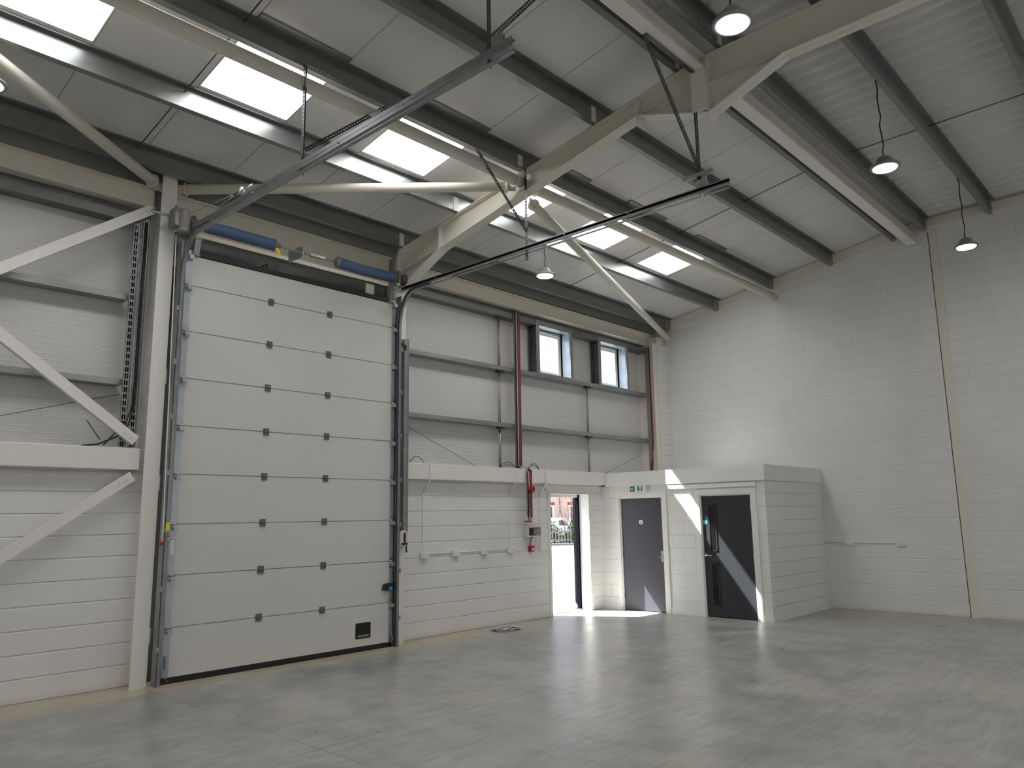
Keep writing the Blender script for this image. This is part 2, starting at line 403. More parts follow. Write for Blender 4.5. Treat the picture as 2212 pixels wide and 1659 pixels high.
# corrugated half (a real wave, running up the slope)
b = MB(); RL2 = (-9.2, -10.3)
def wave(x0, x1, ya, yb, pitch=.25, amp=.030):
    n = max(2, int(round((x1-x0)/pitch*8))); vs = []; segs = [ya] + [q for q in (-7.85,) if ya > q > yb] + [yb]
    for yy in segs:
        for i in range(n+1):
            x = x0+(x1-x0)*i/n; ph = (x/pitch) % 1.; w = max(-1, min(1, 1.5*math.sin(2*PI*ph)))
            vs.append((x, yy, zs(yy)+amp*w+amp+.001))
    m_ = n+1
    b.add(vs, [(k*m_+i, k*m_+i+1, (k+1)*m_+i+1, (k+1)*m_+i) for k in range(len(segs)-1) for i in range(n)], True)
wave(XL, XR, -5.50, RL2[0]); wave(XL, XR, RL2[1], YB)
cur = XL
for a, c in RLX: wave(cur, a, *RL2); cur = c
wave(cur, XR, *RL2)
struct(b.build('ceiling_rear', 'corr'))
# flashing above the corrugated sheet keeps the weather (and stray light) out
b = MB(); b.box(XL, XR, RY, RL2[0], 6.82, 6.9); b.box(XL, XR, RL2[1], YB, 6.82, 6.9)
cur = XL
for a, c in RLX: b.box(cur, a, RL2[1], RL2[0], 6.82, 6.9); cur = c
b.box(cur, XR, RL2[1], RL2[0], 6.82, 6.9)
struct(b.build('ceiling_outer_skin', 'galvd'))

# ------------------------------------------------------------------ rooflights
t0 = None
ORDW = ['in the far left corner of the roof', 'beyond the left columns', 'third from the left wall', 'fourth from the left wall',
        'cut by the top left corner of the view', 'above the left end of the vehicle door', 'above the middle of the vehicle door, right of the perforated hanger',
        'behind the cream rafter', 'just right of the rafter, crossed by the right door track', 'nearest the right block wall']
for i, (a, c) in enumerate(RLX):
    loc = (a, -2.14, zs(-2.14))
    if t0 is None:
        t0 = thing('rooflight', loc, 'x', 'rooflight', 'rooflights in the sloping roof')
        w = c-a
        def sl(x0, x1, ya, yb, dz, h, bb):
            bb.add([(x0, ya, zs(ya)+dz), (x1, ya, zs(ya)+dz), (x1, yb, zs(yb)+dz), (x0, yb, zs(yb)+dz), (x0, ya, zs(ya)+dz+h), (x1, ya, zs(ya)+dz+h), (x1, yb, zs(yb)+dz+h), (x0, yb, zs(yb)+dz+h)],
                   [(0,1,2,3),(7,6,5,4),(0,4,5,1),(1,5,6,2),(2,6,7,3),(3,7,4,0)])
        q = MB(); sl(a+.003, c-.003, RLY[0]-.003, RLY[1]+.003, .045, .02, q); q.build('translucent_sheet', 'skylight', t0)
        q = MB()
        sl(a, a+.012, RLY[0], RLY[1], .0, .05, q); sl(c-.012, c, RLY[0], RLY[1], 0, .05, q); sl(a, c, RLY[0], RLY[0]-.012, 0, .05, q)
        q.build('kerb', 'clad', t0)
        q = MB(); sl(a, c, -2.76, -2.84, -.02, .018, q); q.build('closure_strip', 'purlin', t0)
        t0['label'] = 'translucent rooflight ' + ORDW[i]
    else: dup(t0, loc, 'translucent rooflight ' + ORDW[i])
t1 = None  # unseen rear rooflights, added as fill light for the hall
for i, (a, c) in enumerate(RLX):
    if i in (4, 7): continue
    loc = (a, -9.75, zs(-9.75))
    if t1 is None:
        t1 = thing('rooflight', loc, 'x', 'rooflight', 'fill rooflights added in the rear roof behind the camera')
        MB().box(a+.003, c-.003, RL2[1]+.003, RL2[0]-.003, zs(-9)+.02, zs(-9)+.04).build('translucent_sheet', 'skylight', t1)
        q = MB(); q.box(a, a+.012, RL2[1], RL2[0], zs(-9)-.02, zs(-9)+.05); q.box(c-.012, c, RL2[1], RL2[0], zs(-9)-.02, zs(-9)+.05); q.box(a, c, RL2[1], RL2[1]+.012, zs(-9)-.02, zs(-9)+.05); q.box(a, c, RL2[0]-.012, RL2[0], zs(-9)-.02, zs(-9)+.05); q.build('kerb', 'clad', t1)
        t1['label'] = 'fill rooflight added unseen in the rear roof, first from the left wall'
    else: dup(t1, loc, 'fill rooflight added unseen in the rear corrugated roof, number %d counted from the left wall' % (i+1))

# ------------------------------------------------------------------ office box in the corner
b = MB()
b.box(XO, XO+.12, -.41, 0, 0, 2.24); b.box(XO, XO+.12, -2.08, -1.33, 0, 2.24); b.box(XO, XO+.12, -3.26, -3.02, 0, 2.24)
b.box(XO, XO+.12, -1.33, -.41, 2.02, 2.24); b.box(XO, XO+.12, -3.02, -2.08, 2.02, 2.24)
struct(b.build('wall_office_west', 'block_o'))
struct(MB().box(XO+.12, XR, -3.26, -3.14, 0, 2.24).build('wall_office_south', 'block_x'))
struct(MB().box(XO, XR, -3.26, 0, 2.40, 2.46).build('ceiling_office', 'white'))
struct(MB().box(10.0, 10.05, -3.29, -.12, 2.23, 2.485).build('trim_2', 'white'))
struct(MB().box(10.051, XR, -3.29, -3.24, 2.23, 2.485).build('trim_3', 'white'))
b = MB(); b.box(XO-.015, XO, -.33, 0, 0, .09); b.box(XO-.015, XO, -1.99, -1.43, 0, .09); b.box(XO-.015, XO, -3.275, -3.11, 0, .09)
struct(b.build('baseboard_office_west', 'white'))
struct(MB().box(XO+.0, XR, -3.275, -3.2605, 0, .09).build('baseboard_office_south', 'white'))
# door_1: outside door with the leaf swung out
d = sempty('door_1', (9.62, .27, 0))
b = MB(); b.box(8.45, 8.51, -.012, 0, 0, 2.17); b.box(9.62, 9.68, -.012, 0, 0, 2.17); b.box(8.51, 9.62, -.012, 0, 2.1, 2.17)
b.box(8.505, 8.515, -.012, .22, 0, 2.1); b.box(9.615, 9.625, -.012, .22, 0, 2.1); b.box(8.51, 9.62, -.012, .22, 2.095, 2.105); b.build('lining', 'white', d)
b = MB(); b.box(8.515, 8.575, .22, .29, 0, 2.095); b.box(8.515, 9.57, .22, .29, 2.04, 2.095); b.build('frame', 'white', d)
MB().box(9.572, 9.614, .215, .29, 0, 2.095).build('hinge_jamb', 'navy', d)
MB().box(8.515, 9.615, .2, .32, .0, .025).build('threshold', 'steelb', d)
h, e = Vector((9.655, .29, 0)), Vector((10.355, .93, 0)); dr = (e-h).normalized(); nr = Vector((-dr.y, dr.x, 0))
q = [h-nr*.022, h+nr*.022, e+nr*.022, e-nr*.022]
lf = MB().prism([(p.x, p.y, .03) for p in q], None, (0, 0, 2.02)).build('leaf', 'navy', d)
each('hinge', 'steelb', d, [lambda b, z_=z_: b.cyl((9.622, .262, z_-.05), (9.622, .262, z_+.05), .009, 10) for z_ in (.25, 1.05, 1.85)])
# door_2 accessible toilet
def leafdoor(name, y0, y1, m_, frame_y, hand):
    d = sempty(name, (XO+.04, (y0+y1)/2, 0))
    fy0, fy1 = frame_y
    b = MB(); b.box(XO-.018, XO-.0005, fy0, y0, 0, 2.02); b.box(XO-.018, XO-.0005, y1, fy1, 0, 2.02); b.box(XO-.018, XO-.0005, fy0, fy1, 2.02, 2.115); b.build('architrave', 'white', d)
    b = MB(); b.box(XO, XO+.12, y0, y0-.02, 0, 2.02); b.box(XO, XO+.12, y1, y1+.02, 0, 2.02); b.box(XO, XO+.12, y0-.02, y1+.02, 2.0, 2.0195); b.build('lining', 'white', d)
    l = MB().box(XO+.025, XO+.07, y1+.023, y0-.023, .012, 1.995).build('leaf', m_, d)
    return d, l
d2, l2 = leafdoor('door_2', -.41, -1.33, 'dgrey', (-.33, -1.42), 1)
MB().box(XO+.015, XO+.07, -1.307, -1.293, .012, 1.995).build('wooden_edge', 'wood', d2)
each('hinge', 'galvd', d2, [(XO+.018, XO+.03, -.437, -.425, z_-.05, z_+.05) for z_ in (.25, 1.0, 1.72)])
b = MB(); b.box(XO+.017, XO+.025, -1.29, -1.245, .88, 1.06)
b.cyl((XO-.02, -1.27, .96), (XO+.02, -1.27, .96), .012, 12); b.bar((XO-.02, -1.275, .96), (XO-.02, -1.225, .96), .016, .014); b.cyl((XO+.012, -1.267, .905), (XO+.018, -1.267, .905), .014, 12)
b.build('door_handle', 'steelb', l2)
sg = MB().cyl((XO+.019, -.85, 1.57), (XO+.0255, -.85, 1.57), .042, 28).build('sign', 'signw', l2)
X_ = XO+.016
b = MB(); b.cyl((X_, -.853, 1.594), (X_+.004, -.853, 1.594), .005, 12)
b.bar((X_, -.852, 1.588), (X_, -.852, 1.568), .004, .005, (1, 0, 0)); b.bar((X_, -.852, 1.568), (X_, -.866, 1.566), .004, .004, (1, 0, 0)); b.bar((X_, -.852, 1.579), (X_, -.863, 1.577), .004, .003, (1, 0, 0)); b.bar((X_, -.866, 1.566), (X_, -.871, 1.552), .004, .004, (1, 0, 0))
for k in range(14):
    a0, a1 = PI*.62+k*PI*1.15/14, PI*.62+(k+1)*PI*1.15/14
    b.bar((X_, -.852-.014*math.cos(a0), 1.560+.014*math.sin(a0)), (X_, -.852-.014*math.cos(a1), 1.560+.014*math.sin(a1)), .004, .0032, (1, 0, 0))
b.cyl((X_+.001, -.85, 1.57), (X_+.002, -.85, 1.57), .0005, 6)
b.build('wheelchair_symbol', 'black', l2)
# door_3 office / store door with two vision panels
d3, l3 = leafdoor('door_3', -2.08, -3.02, 'dblk', (-1.99, -3.11), -1)
for (z0_, z1_) in ((1.08, 1.86), (.19, .88)):
    v = MB(); y0_, y1_ = -2.215, -2.355
    v.box(XO+.012, XO+.026, y0_, y0_-.018, z0_, z1_); v.box(XO+.012, XO+.026, y1_, y1_+.018, z0_, z1_); v.box(XO+.012, XO+.026, y1_, y0_, z0_, z0_+.018); v.box(XO+.012, XO+.026, y1_, y0_, z1_-.018, z1_)
    vf = v.build('vision_frame', 'dblk', l3, )
    MB().box(XO+.0225, XO+.026, y1_+.017, y0_-.017, z0_+.017, z1_-.017).build('vision_glass', 'glassd', l3)
b = MB(); b.cyl((XO+.015, -2.135, 1.01), (XO+.025, -2.135, 1.01), .026, 20); b.cyl((XO-.025, -2.135, 1.01), (XO+.02, -2.135, 1.01), .009, 12); b.tube([(XO-.025, -2.13, 1.01), (XO-.028, -2.16, 1.01), (XO-.028, -2.26, 1.008)], .009, 10)
b.build('door_handle', 'steelb', l3)
each('hinge', 'steelb', d3, [(XO+.012, XO+.026, -3.005, -2.988, z_-.05, z_+.05) for z_ in (.22, 1.0, 1.80)])
sg = MB().cyl((XO+.0225, -2.145, 1.56), (XO+.0255, -2.145, 1.56), .042, 28).build('sign', 'signb', l3)
text_mesh('Fire door\nkeep shut', .017, .0004, T_x(XO+.0215, -2.145, 1.562), 'signw', 'sign_lettering', l3)
# cable trunking above the doors
tag(MB().box(XO-.035, XO-.001, -3.13, -1.46, 2.135, 2.205).build('cable_trunking', 'white', origin=(XO, -2.3, 2.135), bevel=.006), 'white painted trunking running above the black office door under the fascia', 'trunking')
# exit sign
ex = thing('exit_sign', (10.0, -.87, 2.11), 'green and white emergency exit sign above the charcoal toilet door', 'exit sign')
MB().box(9.955, 9.999, -1.045, -.69, 2.112, 2.225).build('housing', 'wplast', ex, bevel=.01)
MB().box(9.951, 9.955, -.815, -.715, 2.122, 2.216).build('arrow_panel', 'green', ex)
MB().box(9.951, 9.955, -.975, -.875, 2.122, 2.216).build('running_man_panel', 'green', ex)
b = MB(); xx_ = 9.9495
b.bar((xx_, -.735, 2.169), (xx_, -.798, 2.169), .003, .012, (0, 0, 1)); b.bar((xx_, -.733, 2.169), (xx_, -.768, 2.197), .003, .013, (1, 0, 0)); b.bar((xx_, -.733, 2.169), (xx_, -.768, 2.141), .003, .013, (1, 0, 0)); 
ar = b.build('arrow', 'signw', ex)
b = MB(); b.box(xx_, xx_+.002, -.955, -.905, 2.126, 2.212); b.build('doorway_symbol', 'signw', ex)
b = MB(); x2 = xx_-.002
b.cyl((x2, -.912, 2.198), (x2+.002, -.912, 2.198), .008, 14)
for p, q_, w_ in (((-.918, 2.188), (-.928, 2.162), .013), ((-.920, 2.186), (-.902, 2.172), .006), ((-.902, 2.172), (-.893, 2.178), .006), ((-.922, 2.184), (-.938, 2.176), .006), ((-.938, 2.176), (-.94, 2.164), .006),
                 ((-.928, 2.163), (-.910, 2.150), .009), ((-.910, 2.150), (-.907, 2.132), .008), ((-.928, 2.162), (-.940, 2.146), .009), ((-.940, 2.146), (-.956, 2.140), .008)):
    b.bar((x2+.001, p[0], p[1]), (x2+.001, q_[0], q_[1]), .002, w_, (1, 0, 0)) if False else b.bar((x2+.001, p[0], p[1]), (x2+.001, q_[0], q_[1]), w_, .002, (1, 0, 0))
b.build('running_man', 'green', ex)
b = MB(); b.box(9.952, 9.956, -1.03, -.99, 2.125, 2.21); b.build('test_cover', 'gplast', ex)

# ------------------------------------------------------------------ windows
def window(name, dx):
    o = sempty(name, (8.78+dx, .1, 4.17)); x0, x1, z0, z1 = 8.25+dx, 9.295+dx, 4.17, 5.205
    b = MB(); i0, i1, j0, j1 = 8.34+dx, 9.22+dx, 4.25, 5.12
    b.box(x0, i0, .008, .03, z0, z1); b.box(i1, x1, .008, .03, z0, z1); b.box(i0, i1, .008, .03, z0, j0); b.box(i0, i1, .008, .03, j1, z1)
    b.build('trimmer_face', 'galv', o)
    b = MB()   # reveals and the outer side of the posts
    b.prism([(i0-.006, .02, j0), (i0, .02, j0), (8.218+dx, .30, j0), (8.212+dx, .30, j0)], None, (0, 0, j1-j0)); b.box(i1, i1+.006, .02, .30, j0, j1); b.box(8.212+dx, i1, .02, .30, j0-.006, j0); b.box(8.212+dx, i1, .02, .30, j1, j1+.006)  # unseen left reveal splayed to widen the sun stripe
    b.build('reveal', 'plate', o)
    b = MB(); b.box(x0, x0+.004, .02, .199, z0+.06, z1-.08); b.box(x1-.004, x1, .02, .199, z0+.06, z1-.08)
    b.box(x0-.02, x0, .14, .16, z0+.06, z1-.08); b.build('post_flange', 'galvd', o)
    b = MB(); f = .05; i0v = i0; i0 = 8.218+dx
    b.box(i0, i0+.02, .24, .30, j0, j1); b.box(i1-f, i1, .24, .30, j0, j1); b.box(i0+f, i1-f, .24, .30, j0, j0+f); b.box(i0+f, i1-f, .24, .30, j1-f, j1)
    fr = b.build('window_frame', 'upvc', o, bevel=0)
    b = MB(); g = f+.012; k = .04
    b.box(i0+.02, i0+.035, .225, .27, j0+g, j1-g); b.box(i1-g-k, i1-g, .225, .27, j0+g, j1-g); b.box(i0+.035, i1-g-k, .225, .27, j0+g, j0+g+k); b.box(i0+.035, i1-g-k, .225, .27, j1-g-k, j1-g)
    b.build('sash', 'upvc', o)
    MB().box(i0+.02, i1-g, .25, .256, j0+g, j1-g).build('glass', 'glass', o)
    i0 = i0v
    v = MB().box(i0+.12, i1-.26, .222, .24, j1-.046, j1-.012).build('vent', 'upvc', o)
    q = MB()
    for s_ in range(9): q.box(i0+.14+s_*.052, i0+.17+s_*.052, .219, .222, j1-.036, j1-.022)
    q.build('vent_slots', 'hinge', v)
    return o
window('window_1', 0); window('window_2', 1.855)

# ================================================================== STEELWORK
def icol(name, x, y0, y1, z0, z1, m_, label, w=.17, base=True):
    o = thing(name, (x, (y0+y1)/2, z0), label, 'steel column')
    b = MB(); b.box(x-w/2, x+w/2, y0, y0+.013, z0, z1); b.box(x-w/2, x+w/2, y1-.013, y1, z0, z1); b.box(x-.005, x+.005, y0+.013, y1-.013, z0, z1)
    b.build('i_section', m_, o); return o
cA = icol('steel_column', 1.5625, -.2, .199, 0, 5.69, 'creamw', 'white painted steel column at the left edge of the vehicle door')
b = MB(); b.box(1.37, 1.475, .0, .012, 2.26, 2.60); b.build('end_plate', 'creamw', cA)
b = MB(); b.box(1.34, 1.78, -.11, -.098, 5.50, 5.60); b.build('gusset', 'cream', cA)
cB = icol('steel_column', 5.0, -.2, .199, 0, 5.58, 'creamw', 'white painted steel column between the vehicle door and the socket wall')
cC = icol('steel_column', -2.365, -.2, .199, 0, 5.58, 'creamw', 'white painted steel column in the bay left of the vehicle door bay')
# gable column flange showing in the right wall
tag(MB().box(XR-.008, XR+.02, -5.625, -5.495, 0, 6.5).build('steel_column', 'cream', origin=(XR, -5.56, 0)), 'cream steel column flange set in the right block wall', 'steel column')
struct(MB().box(XR-.0135, XR+.02, -5.4955, -5.4855, 0, 6.48).build('trim_4', 'dark'))
struct(MB().box(XR-.004, XR+.02, -5.632, -5.625, 0, 6.48).build('trim_5', 'white'))
# corner column flange (cream) beside the clad wall
tag(MB().box(11.755, 11.905, -.20, -.188, 0, 5.3).box(11.824, 11.832, -.188, .187, 0, 5.3).box(11.755, 11.905, .187, .199, 2.5, 5.3).build('steel_column', 'cream', origin=(11.83, 0, 0)), 'cream steel column rising behind the office roof in the corner', 'steel column')

def ibeam_x(x0, x1, yc, z0, z1, w, m_, name, label, cat='beam', tf=.014):
    o = MB(); o.box(x0, x1, yc-w/2, yc+w/2, z0, z0+tf); o.box(x0, x1, yc-w/2, yc+w/2, z1-tf, z1); o.box(x0, x1, yc-.005, yc+.005, z0+tf, z1-tf)
    return o.build(name, m_, origin=((x0+x1)/2, yc, z0), tags=(label, cat))
ibeam_x(XL, -2.46, -.02, 5.28, 5.53, .15, 'cream', 'eaves_beam', 'cream eaves beam of the far left bay')
ibeam_x(-2.27, 1.46, -.02, 5.28, 5.53, .15, 'cream', 'eaves_beam', 'cream eaves beam left of the vehicle door column')
ibeam_x(1.66, 4.90, -.02, 5.12, 5.53, .15, 'cream', 'eaves_beam', 'deep cream beam behind the blue door springs')
ibeam_x(5.10, 12.12, -.02, 5.28, 5.52, .15, 'cream', 'eaves_beam', 'cream eaves beam above the two small windows')
b = MB(); b.box(12.12, 12.36, -.26, -.02, 5.27, 5.30); b.poly(0, [(-.26, 5.30), (-.02, 5.30), (-.02, 5.62), (-.12, 5.60), (-.26, 5.45)], 12.12, 12.135); b.box(12.22, 12.36, -.27, -.02, 5.30, 5.50)
b.build('corner_bracket', 'cream', origin=(12.2, -.1, 5.27), tags=('cream corner cap where eaves beam meets the block wall', 'bracket'))
# eaves purlin (dark channel at the head of the cladding)
tag(MB().box(XL, 12.3, .02, .03, 5.56, 5.80).box(XL, 12.3, -.04, .02, 5.56, 5.57).box(XL, 12.3, -.04, .02, 5.79, 5.80).build('eaves_strut', 'strut', origin=(2, 0, 5.56)), 'dark galvanised eaves strut above the cream eaves beams', 'strut')
# mid rails (box beams on top of block walls)
def box_rail(x0, x1, label):
    MB().box(x0, x1, -.12, .12, 2.265, 2.5).build('wall_beam', 'creamw', origin=((x0+x1)/2, 0, 2.265), bevel=.008, tags=(label, 'beam'))
box_rail(-2.27, 1.46, 'white horizontal steel beam on the block wall left of the vehicle door')
box_rail(5.10, 10.0, 'long white horizontal steel beam on the block wall above the sockets')

# rafters: profile in (y,z)
def rafter(xc, label, w=.16):
    o = thing('rafter', (xc, -2.6, zs(-2.6)-.55), label, 'rafter')
    top = lambda y: (zs(y)-.232) if y > -5.3 else 6.475
    bot = lambda y: 5.225-.1735*y if y > -4.44 else 6.12
    def flange(pts, t_, m_='cream'):
        b = MB()
        for (ya, za), (yb, zb) in zip(pts[:-1], pts[1:]):
            b.add([(xc-w/2, ya, za), (xc+w/2, ya, za), (xc+w/2, yb, zb), (xc-w/2, yb, zb), (xc-w/2, ya, za+t_), (xc+w/2, ya, za+t_), (xc+w/2, yb, zb+t_), (xc-w/2, yb, zb+t_)],
                  [(0,1,2,3),(7,6,5,4),(0,4,5,1),(1,5,6,2),(2,6,7,3),(3,7,4,0)])
        return b
    tp = [(-.2, top(-.2)-.014), (-5.3, top(-5.3)-.014), (-5.4, 6.46), (-12.9, 6.46)]
    flange(tp, .014).build('top_flange', 'cream', o)
    bp = [(-1.10, bot(-1.10)), (-4.44, bot(-4.44))]; flange(bp, .014).build('bottom_flange', 'cream', o)
    flange([(-6.14, 6.12), (-12.9, 6.10)], .014).build('bottom_flange', 'cream', o)
    flange([(-4.44, bot(-4.44)), (-5.31, 5.815), (-6.14, 6.12)], .014).build('apex_haunch_flange', 'creamw', o)
    flange([(-.215, 5.0), (-1.10, bot(-1.10))], .014).build('eaves_haunch_flange', 'creamw', o)
    flange([(-.2, 5.265), (-1.10, bot(-1.10)+.01)], .010).build('haunch_rib', 'cream', o)
    flange([(-4.44, bot(-4.44)+.01), (-5.31, 6.13)], .010).build('haunch_rib', 'cream', o); flange([(-5.31, 6.13), (-6.14, 6.13)], .010).build('haunch_rib', 'cream', o)
    b = MB(); b.poly(0, [(-.2, top(-.2)-.014), (-.2, 5.0), (-1.10, bot(-1.10)), (-4.44, bot(-4.44)), (-5.31, 5.815), (-6.14, 6.12), (-12.9, 6.10), (-12.9, 6.46), (-5.4, 6.46), (-5.3, top(-5.3)-.014)], xc-.005, xc+.005)
    b.build('web', 'cream', o)
    b = MB(); b.box(xc-w/2, xc+w/2, -.215, -.2, 4.985, top(-.2)+.03); b.build('end_plate', 'creamw', o)
    each('stiffener', 'creamw', o, [(xc-w/2, xc+w/2, -1.108, -1.096, bot(-1.1)+.014, top(-1.1)-.014), (xc-w/2, xc+w/2, -4.446, -4.434, bot(-4.43)+.014, top(-4.44)-.014)])
    b = MB(); b.box(xc-w/2-.01, xc+w/2+.01, -5.325, -5.31, 5.755, 6.44); b.build('apex_plate', 'creamw', o)
    return o
rafter(5.0, 'cream haunched steel rafter spanning over the middle of the hall')
rafter(-2.365, 'cream haunched steel rafter over the left part of the hall')
# gable rafter against the right wall
b = MB(); b.poly(0, [(-.28, zs(-.28)-.225), (-.28, zs(-.28)-.01), (RY, zs(RY)-.01), (-7.85, zs(-8)-.01), (-12.95, zs(-8)-.01), (-12.95, zs(-8)-.16), (-5.5, zs(-5.5)-.155), (RY, zs(RY)-.2)], 12.33, 12.375)
b.build('rafter', 'cream', origin=(12.35, -3, 5.7), tags=('cream gable rafter along the top of the right block wall', 'rafter'))
# ridge beams
ibeam_x(-2.28, 4.915, -5.235, 6.31, 6.47, .16, 'creamw', 'ridge_beam', 'cream ridge beam left of the haunched rafter')
ibeam_x(5.085, 12.33, -5.235, 6.31, 6.47, .16, 'creamw', 'ridge_beam', 'cream ridge beam between the haunched rafter and the right wall')
ibeam_x(XL, -2.45, -5.235, 6.31, 6.47, .16, 'creamw', 'ridge_beam', 'cream ridge beam of the far left bay')
# vertical drop plates of the ridge beams at the rafter
MB().box(4.875, 4.915, -5.32, -5.15, 5.85, 6.305).build('drop_plate', 'creamw', origin=(4.9, -5.2, 5.85), tags=('white vertical plate under the ridge beam at the rafter apex', 'plate'))

# purlins
def purlin(y, label, idx, proto=[None, None]):
    sl = y > RY; k = 0 if sl else 1
    z_ = zs(y)-.001
    if proto[k] is None:
        o = thing('purlin', (2., y, z_), label, 'purlin', 'galvanised roof purlins')
        H = .222
        a = math.atan(S1) if sl else 0.
        def R(u, v):   # u along roof toward the front, v down from soffit
            return (y+u*math.cos(a)-v*math.sin(a)*0., z_-v-u*S1 if sl else z_-v)
        pr = [(-.065, .018), (-.065, .0), (0, 0), (0, H-.003), (.065, H-.003), (.065, H-.02), (.062, H-.02), (.062, H), (-.003, H), (-.003, .003), (-.062, .003), (-.062, .018)]
        b = MB(); b.poly(0, [R(u, v) for u, v in pr], XL, 12.30); b.build('z_section', 'purlin', o)
        for xj in (-2.365, 5.0):
            q = MB(); q.box(xj-.165, xj-.08, y-.012, y-.006, z_-H-.01, z_-.035); q.build('cleat', 'creamw', o)
            q = MB(); q.poly(0, [R(u, v) for u, v in ((-.068, .02), (-.068, -.0), (-.004, .0), (-.004, H-.02), (-.007, H-.02), (-.007, .006))], xj-.55, xj+.55); q.build('joint_sleeve', 'purlin', o)
        q = MB(); q.box(12.10, 12.24, y-.012, y-.004, z_-H-.02, z_-.02); q.build('cleat', 'galv', o)
        proto[k] = o; return o
    return dup(proto[k], (2., y, z_), label)
PUR = [(-.33, 'lowest galvanised purlin, just above the cream eaves beam'), (-1.50, 'galvanised purlin lit along the lower edge of the rooflights'),
       (-2.70, 'galvanised purlin along the upper edge of the rooflights'), (-3.87, 'galvanised purlin midway between rooflights and ridge'),
       (-5.0, 'galvanised purlin tucked beside the ridge beam on the window side'), (-5.50, 'galvanised purlin beside the ridge beam at the start of the corrugated sheet'),
       (-6.49, 'galvanised purlin on which the two right hand lamps hang'), (-7.69, 'galvanised purlin in the top right corner of the view'),
       (-8.89, 'galvanised purlin above the camera'), (-10.6, 'galvanised purlin behind the camera'), (-11.8, 'galvanised purlin nearest the back wall')]
for i, (y, l_) in enumerate(PUR): purlin(y, l_, i)
# anti-sag rods between purlins
rods = 0
RL_ = {1.12: 'left, above the vehicle door', 8.70: 'right, above the windows'}
gaps = [(-.33, -1.50, 'between the two lowest purlins'), (-1.5, -2.7, 'beside the rooflights'), (-2.7, -3.87, 'above the rooflights'), (-3.87, -5.0, 'below the ridge'), (-5.5, -6.49, 'in the first strip of corrugated roof'), (-6.49, -7.69, 'in the second strip of corrugated roof')]
for xr, wl in RL_.items():
    for ya, yb, gl in gaps:
        MB().cyl((xr+.0, ya-.004, zs(ya)-.055), (xr+.0, yb+.004, zs(yb)-.055), .007, 8).build('sag_rod', 'galvd', origin=(xr, (ya+yb)/2, zs((ya+yb)/2)-.06), tags=('sag rod %s, %s' % (gl, wl), 'rod', 'thin rods between the purlins'))
# bracing tubes
def tube_brace(name, p0, p1, r, label, flat0=.12, flat1=.12):
    o = thing(name, p0, label, 'brace'); p0, p1 = Vector(p0), Vector(p1); d = (p1-p0).normalized()
    MB().cyl(p0+d*flat0, p1-d*flat1, r, 24).build('tube', 'cream', o)
    for p, s_ in ((p0, 1), (p1, -1)):
        b = MB(); q = p+d*s_*.12
        b.cyl(q-d*.006, q+d*.006, r*1.35, 20); b.bar(p, q, .012, .11); b.build('end_plate', 'cream', o)
    return o
tube_brace('brace_tube', (1.66, -.11, 5.575), (4.90, -2.60, 5.85), .060, 'cream horizontal looking brace tube from the door column to the rafter')
tube_brace('brace_tube', (1.46, -.12, 5.56), (-2.29, -2.62, 5.82), .060, 'cream brace tube crossing the top left corner of the view')
tube_brace('brace_tube', (5.07, -2.69, 5.68), (12.16, -.36, 5.42), .060, 'cream diagonal brace tube from the rafter down to the corner above the windows', .1, .1)
tube_brace('tie_tube', (-2.28, -2.68, 5.89), (4.92, -2.68, 5.89), .070, 'cream longitudinal tube crossing the left rooflights', .0, .0)
tube_brace('tie_tube', (5.08, -2.68, 5.885), (12.34, -2.68, 5.89), .070, 'cream longitudinal tube crossing the right rooflights', .0, .0)
# wall bracing flats in the left bay
def flat(p0, p1, label, h=.11):
    o = thing('wall_brace', p0, label, 'brace'); MB().bar(p0, p1, .02, h).bar(p0, p1, .06, .01, oz=-h/2+.005, ox=.03).build('angle_bar', 'creamw', o)
    d = (Vector(p1)-Vector(p0)).normalized(); b = MB()
    for k in (.07, .15):
        b = MB(); c_ = Vector(p0)+d*k; b.cyl(c_+Vector((0, -.022, 0)), c_+Vector((0, -.008, 0)), .014, 6, smooth=False); b.build('bolt', 'creamw', o)
flat((1.42, -.10, 5.26), (-2.26, -.10, 2.56), 'white diagonal wall brace rising to the top of the door column')
flat((1.40, -.125, 2.58), (-2.26, -.125, 5.22), 'white diagonal wall brace meeting the left wall beam at the column')
flat((1.40, -.10, 2.20), (-1.65, -.10, .07), 'white diagonal wall brace low on the left block wall')

# side rails
def rail(x0, x1, z_, label, h=.065, m_=None):
    b = MB(); b.box(x0, x1, .015, .019, z_, z_+h); b.box(x0, x1, .015, .199, z_-.004, z_); b.box(x0, x1, .018, .034, z_+h-.003, z_+h)
    b.build('side_rail', 'galvm' if h > .08 else 'galv', origin=((x0+x1)/2, .1, z_), tags=(label, 'rail', 'galvanised side rails on the cladding'))
rail(5.09, 11.81, 4.168, 'galvanised rail running just under the two windows'); rail(5.09, 11.81, 3.20, 'galvanised rail midway between the windows and the white wall beam')
rail(5.09, 8.24, 5.115, 'galvanised head rail left of the first window', .09); rail(9.30, 10.10, 5.115, 'short galvanised head rail between the two windows', .09); rail(11.16, 11.81, 5.115, 'short galvanised head rail right of the second window', .09)
rail(-2.27, 1.27, 4.175, 'galvanised rail crossing the left bay at mid height'); rail(-2.27, 1.27, 3.205, 'galvanised rail low in the left bay above the wall beam'); rail(-2.27, 1.27, 5.10, 'galvanised head rail in the left bay under the eaves beam', .10)
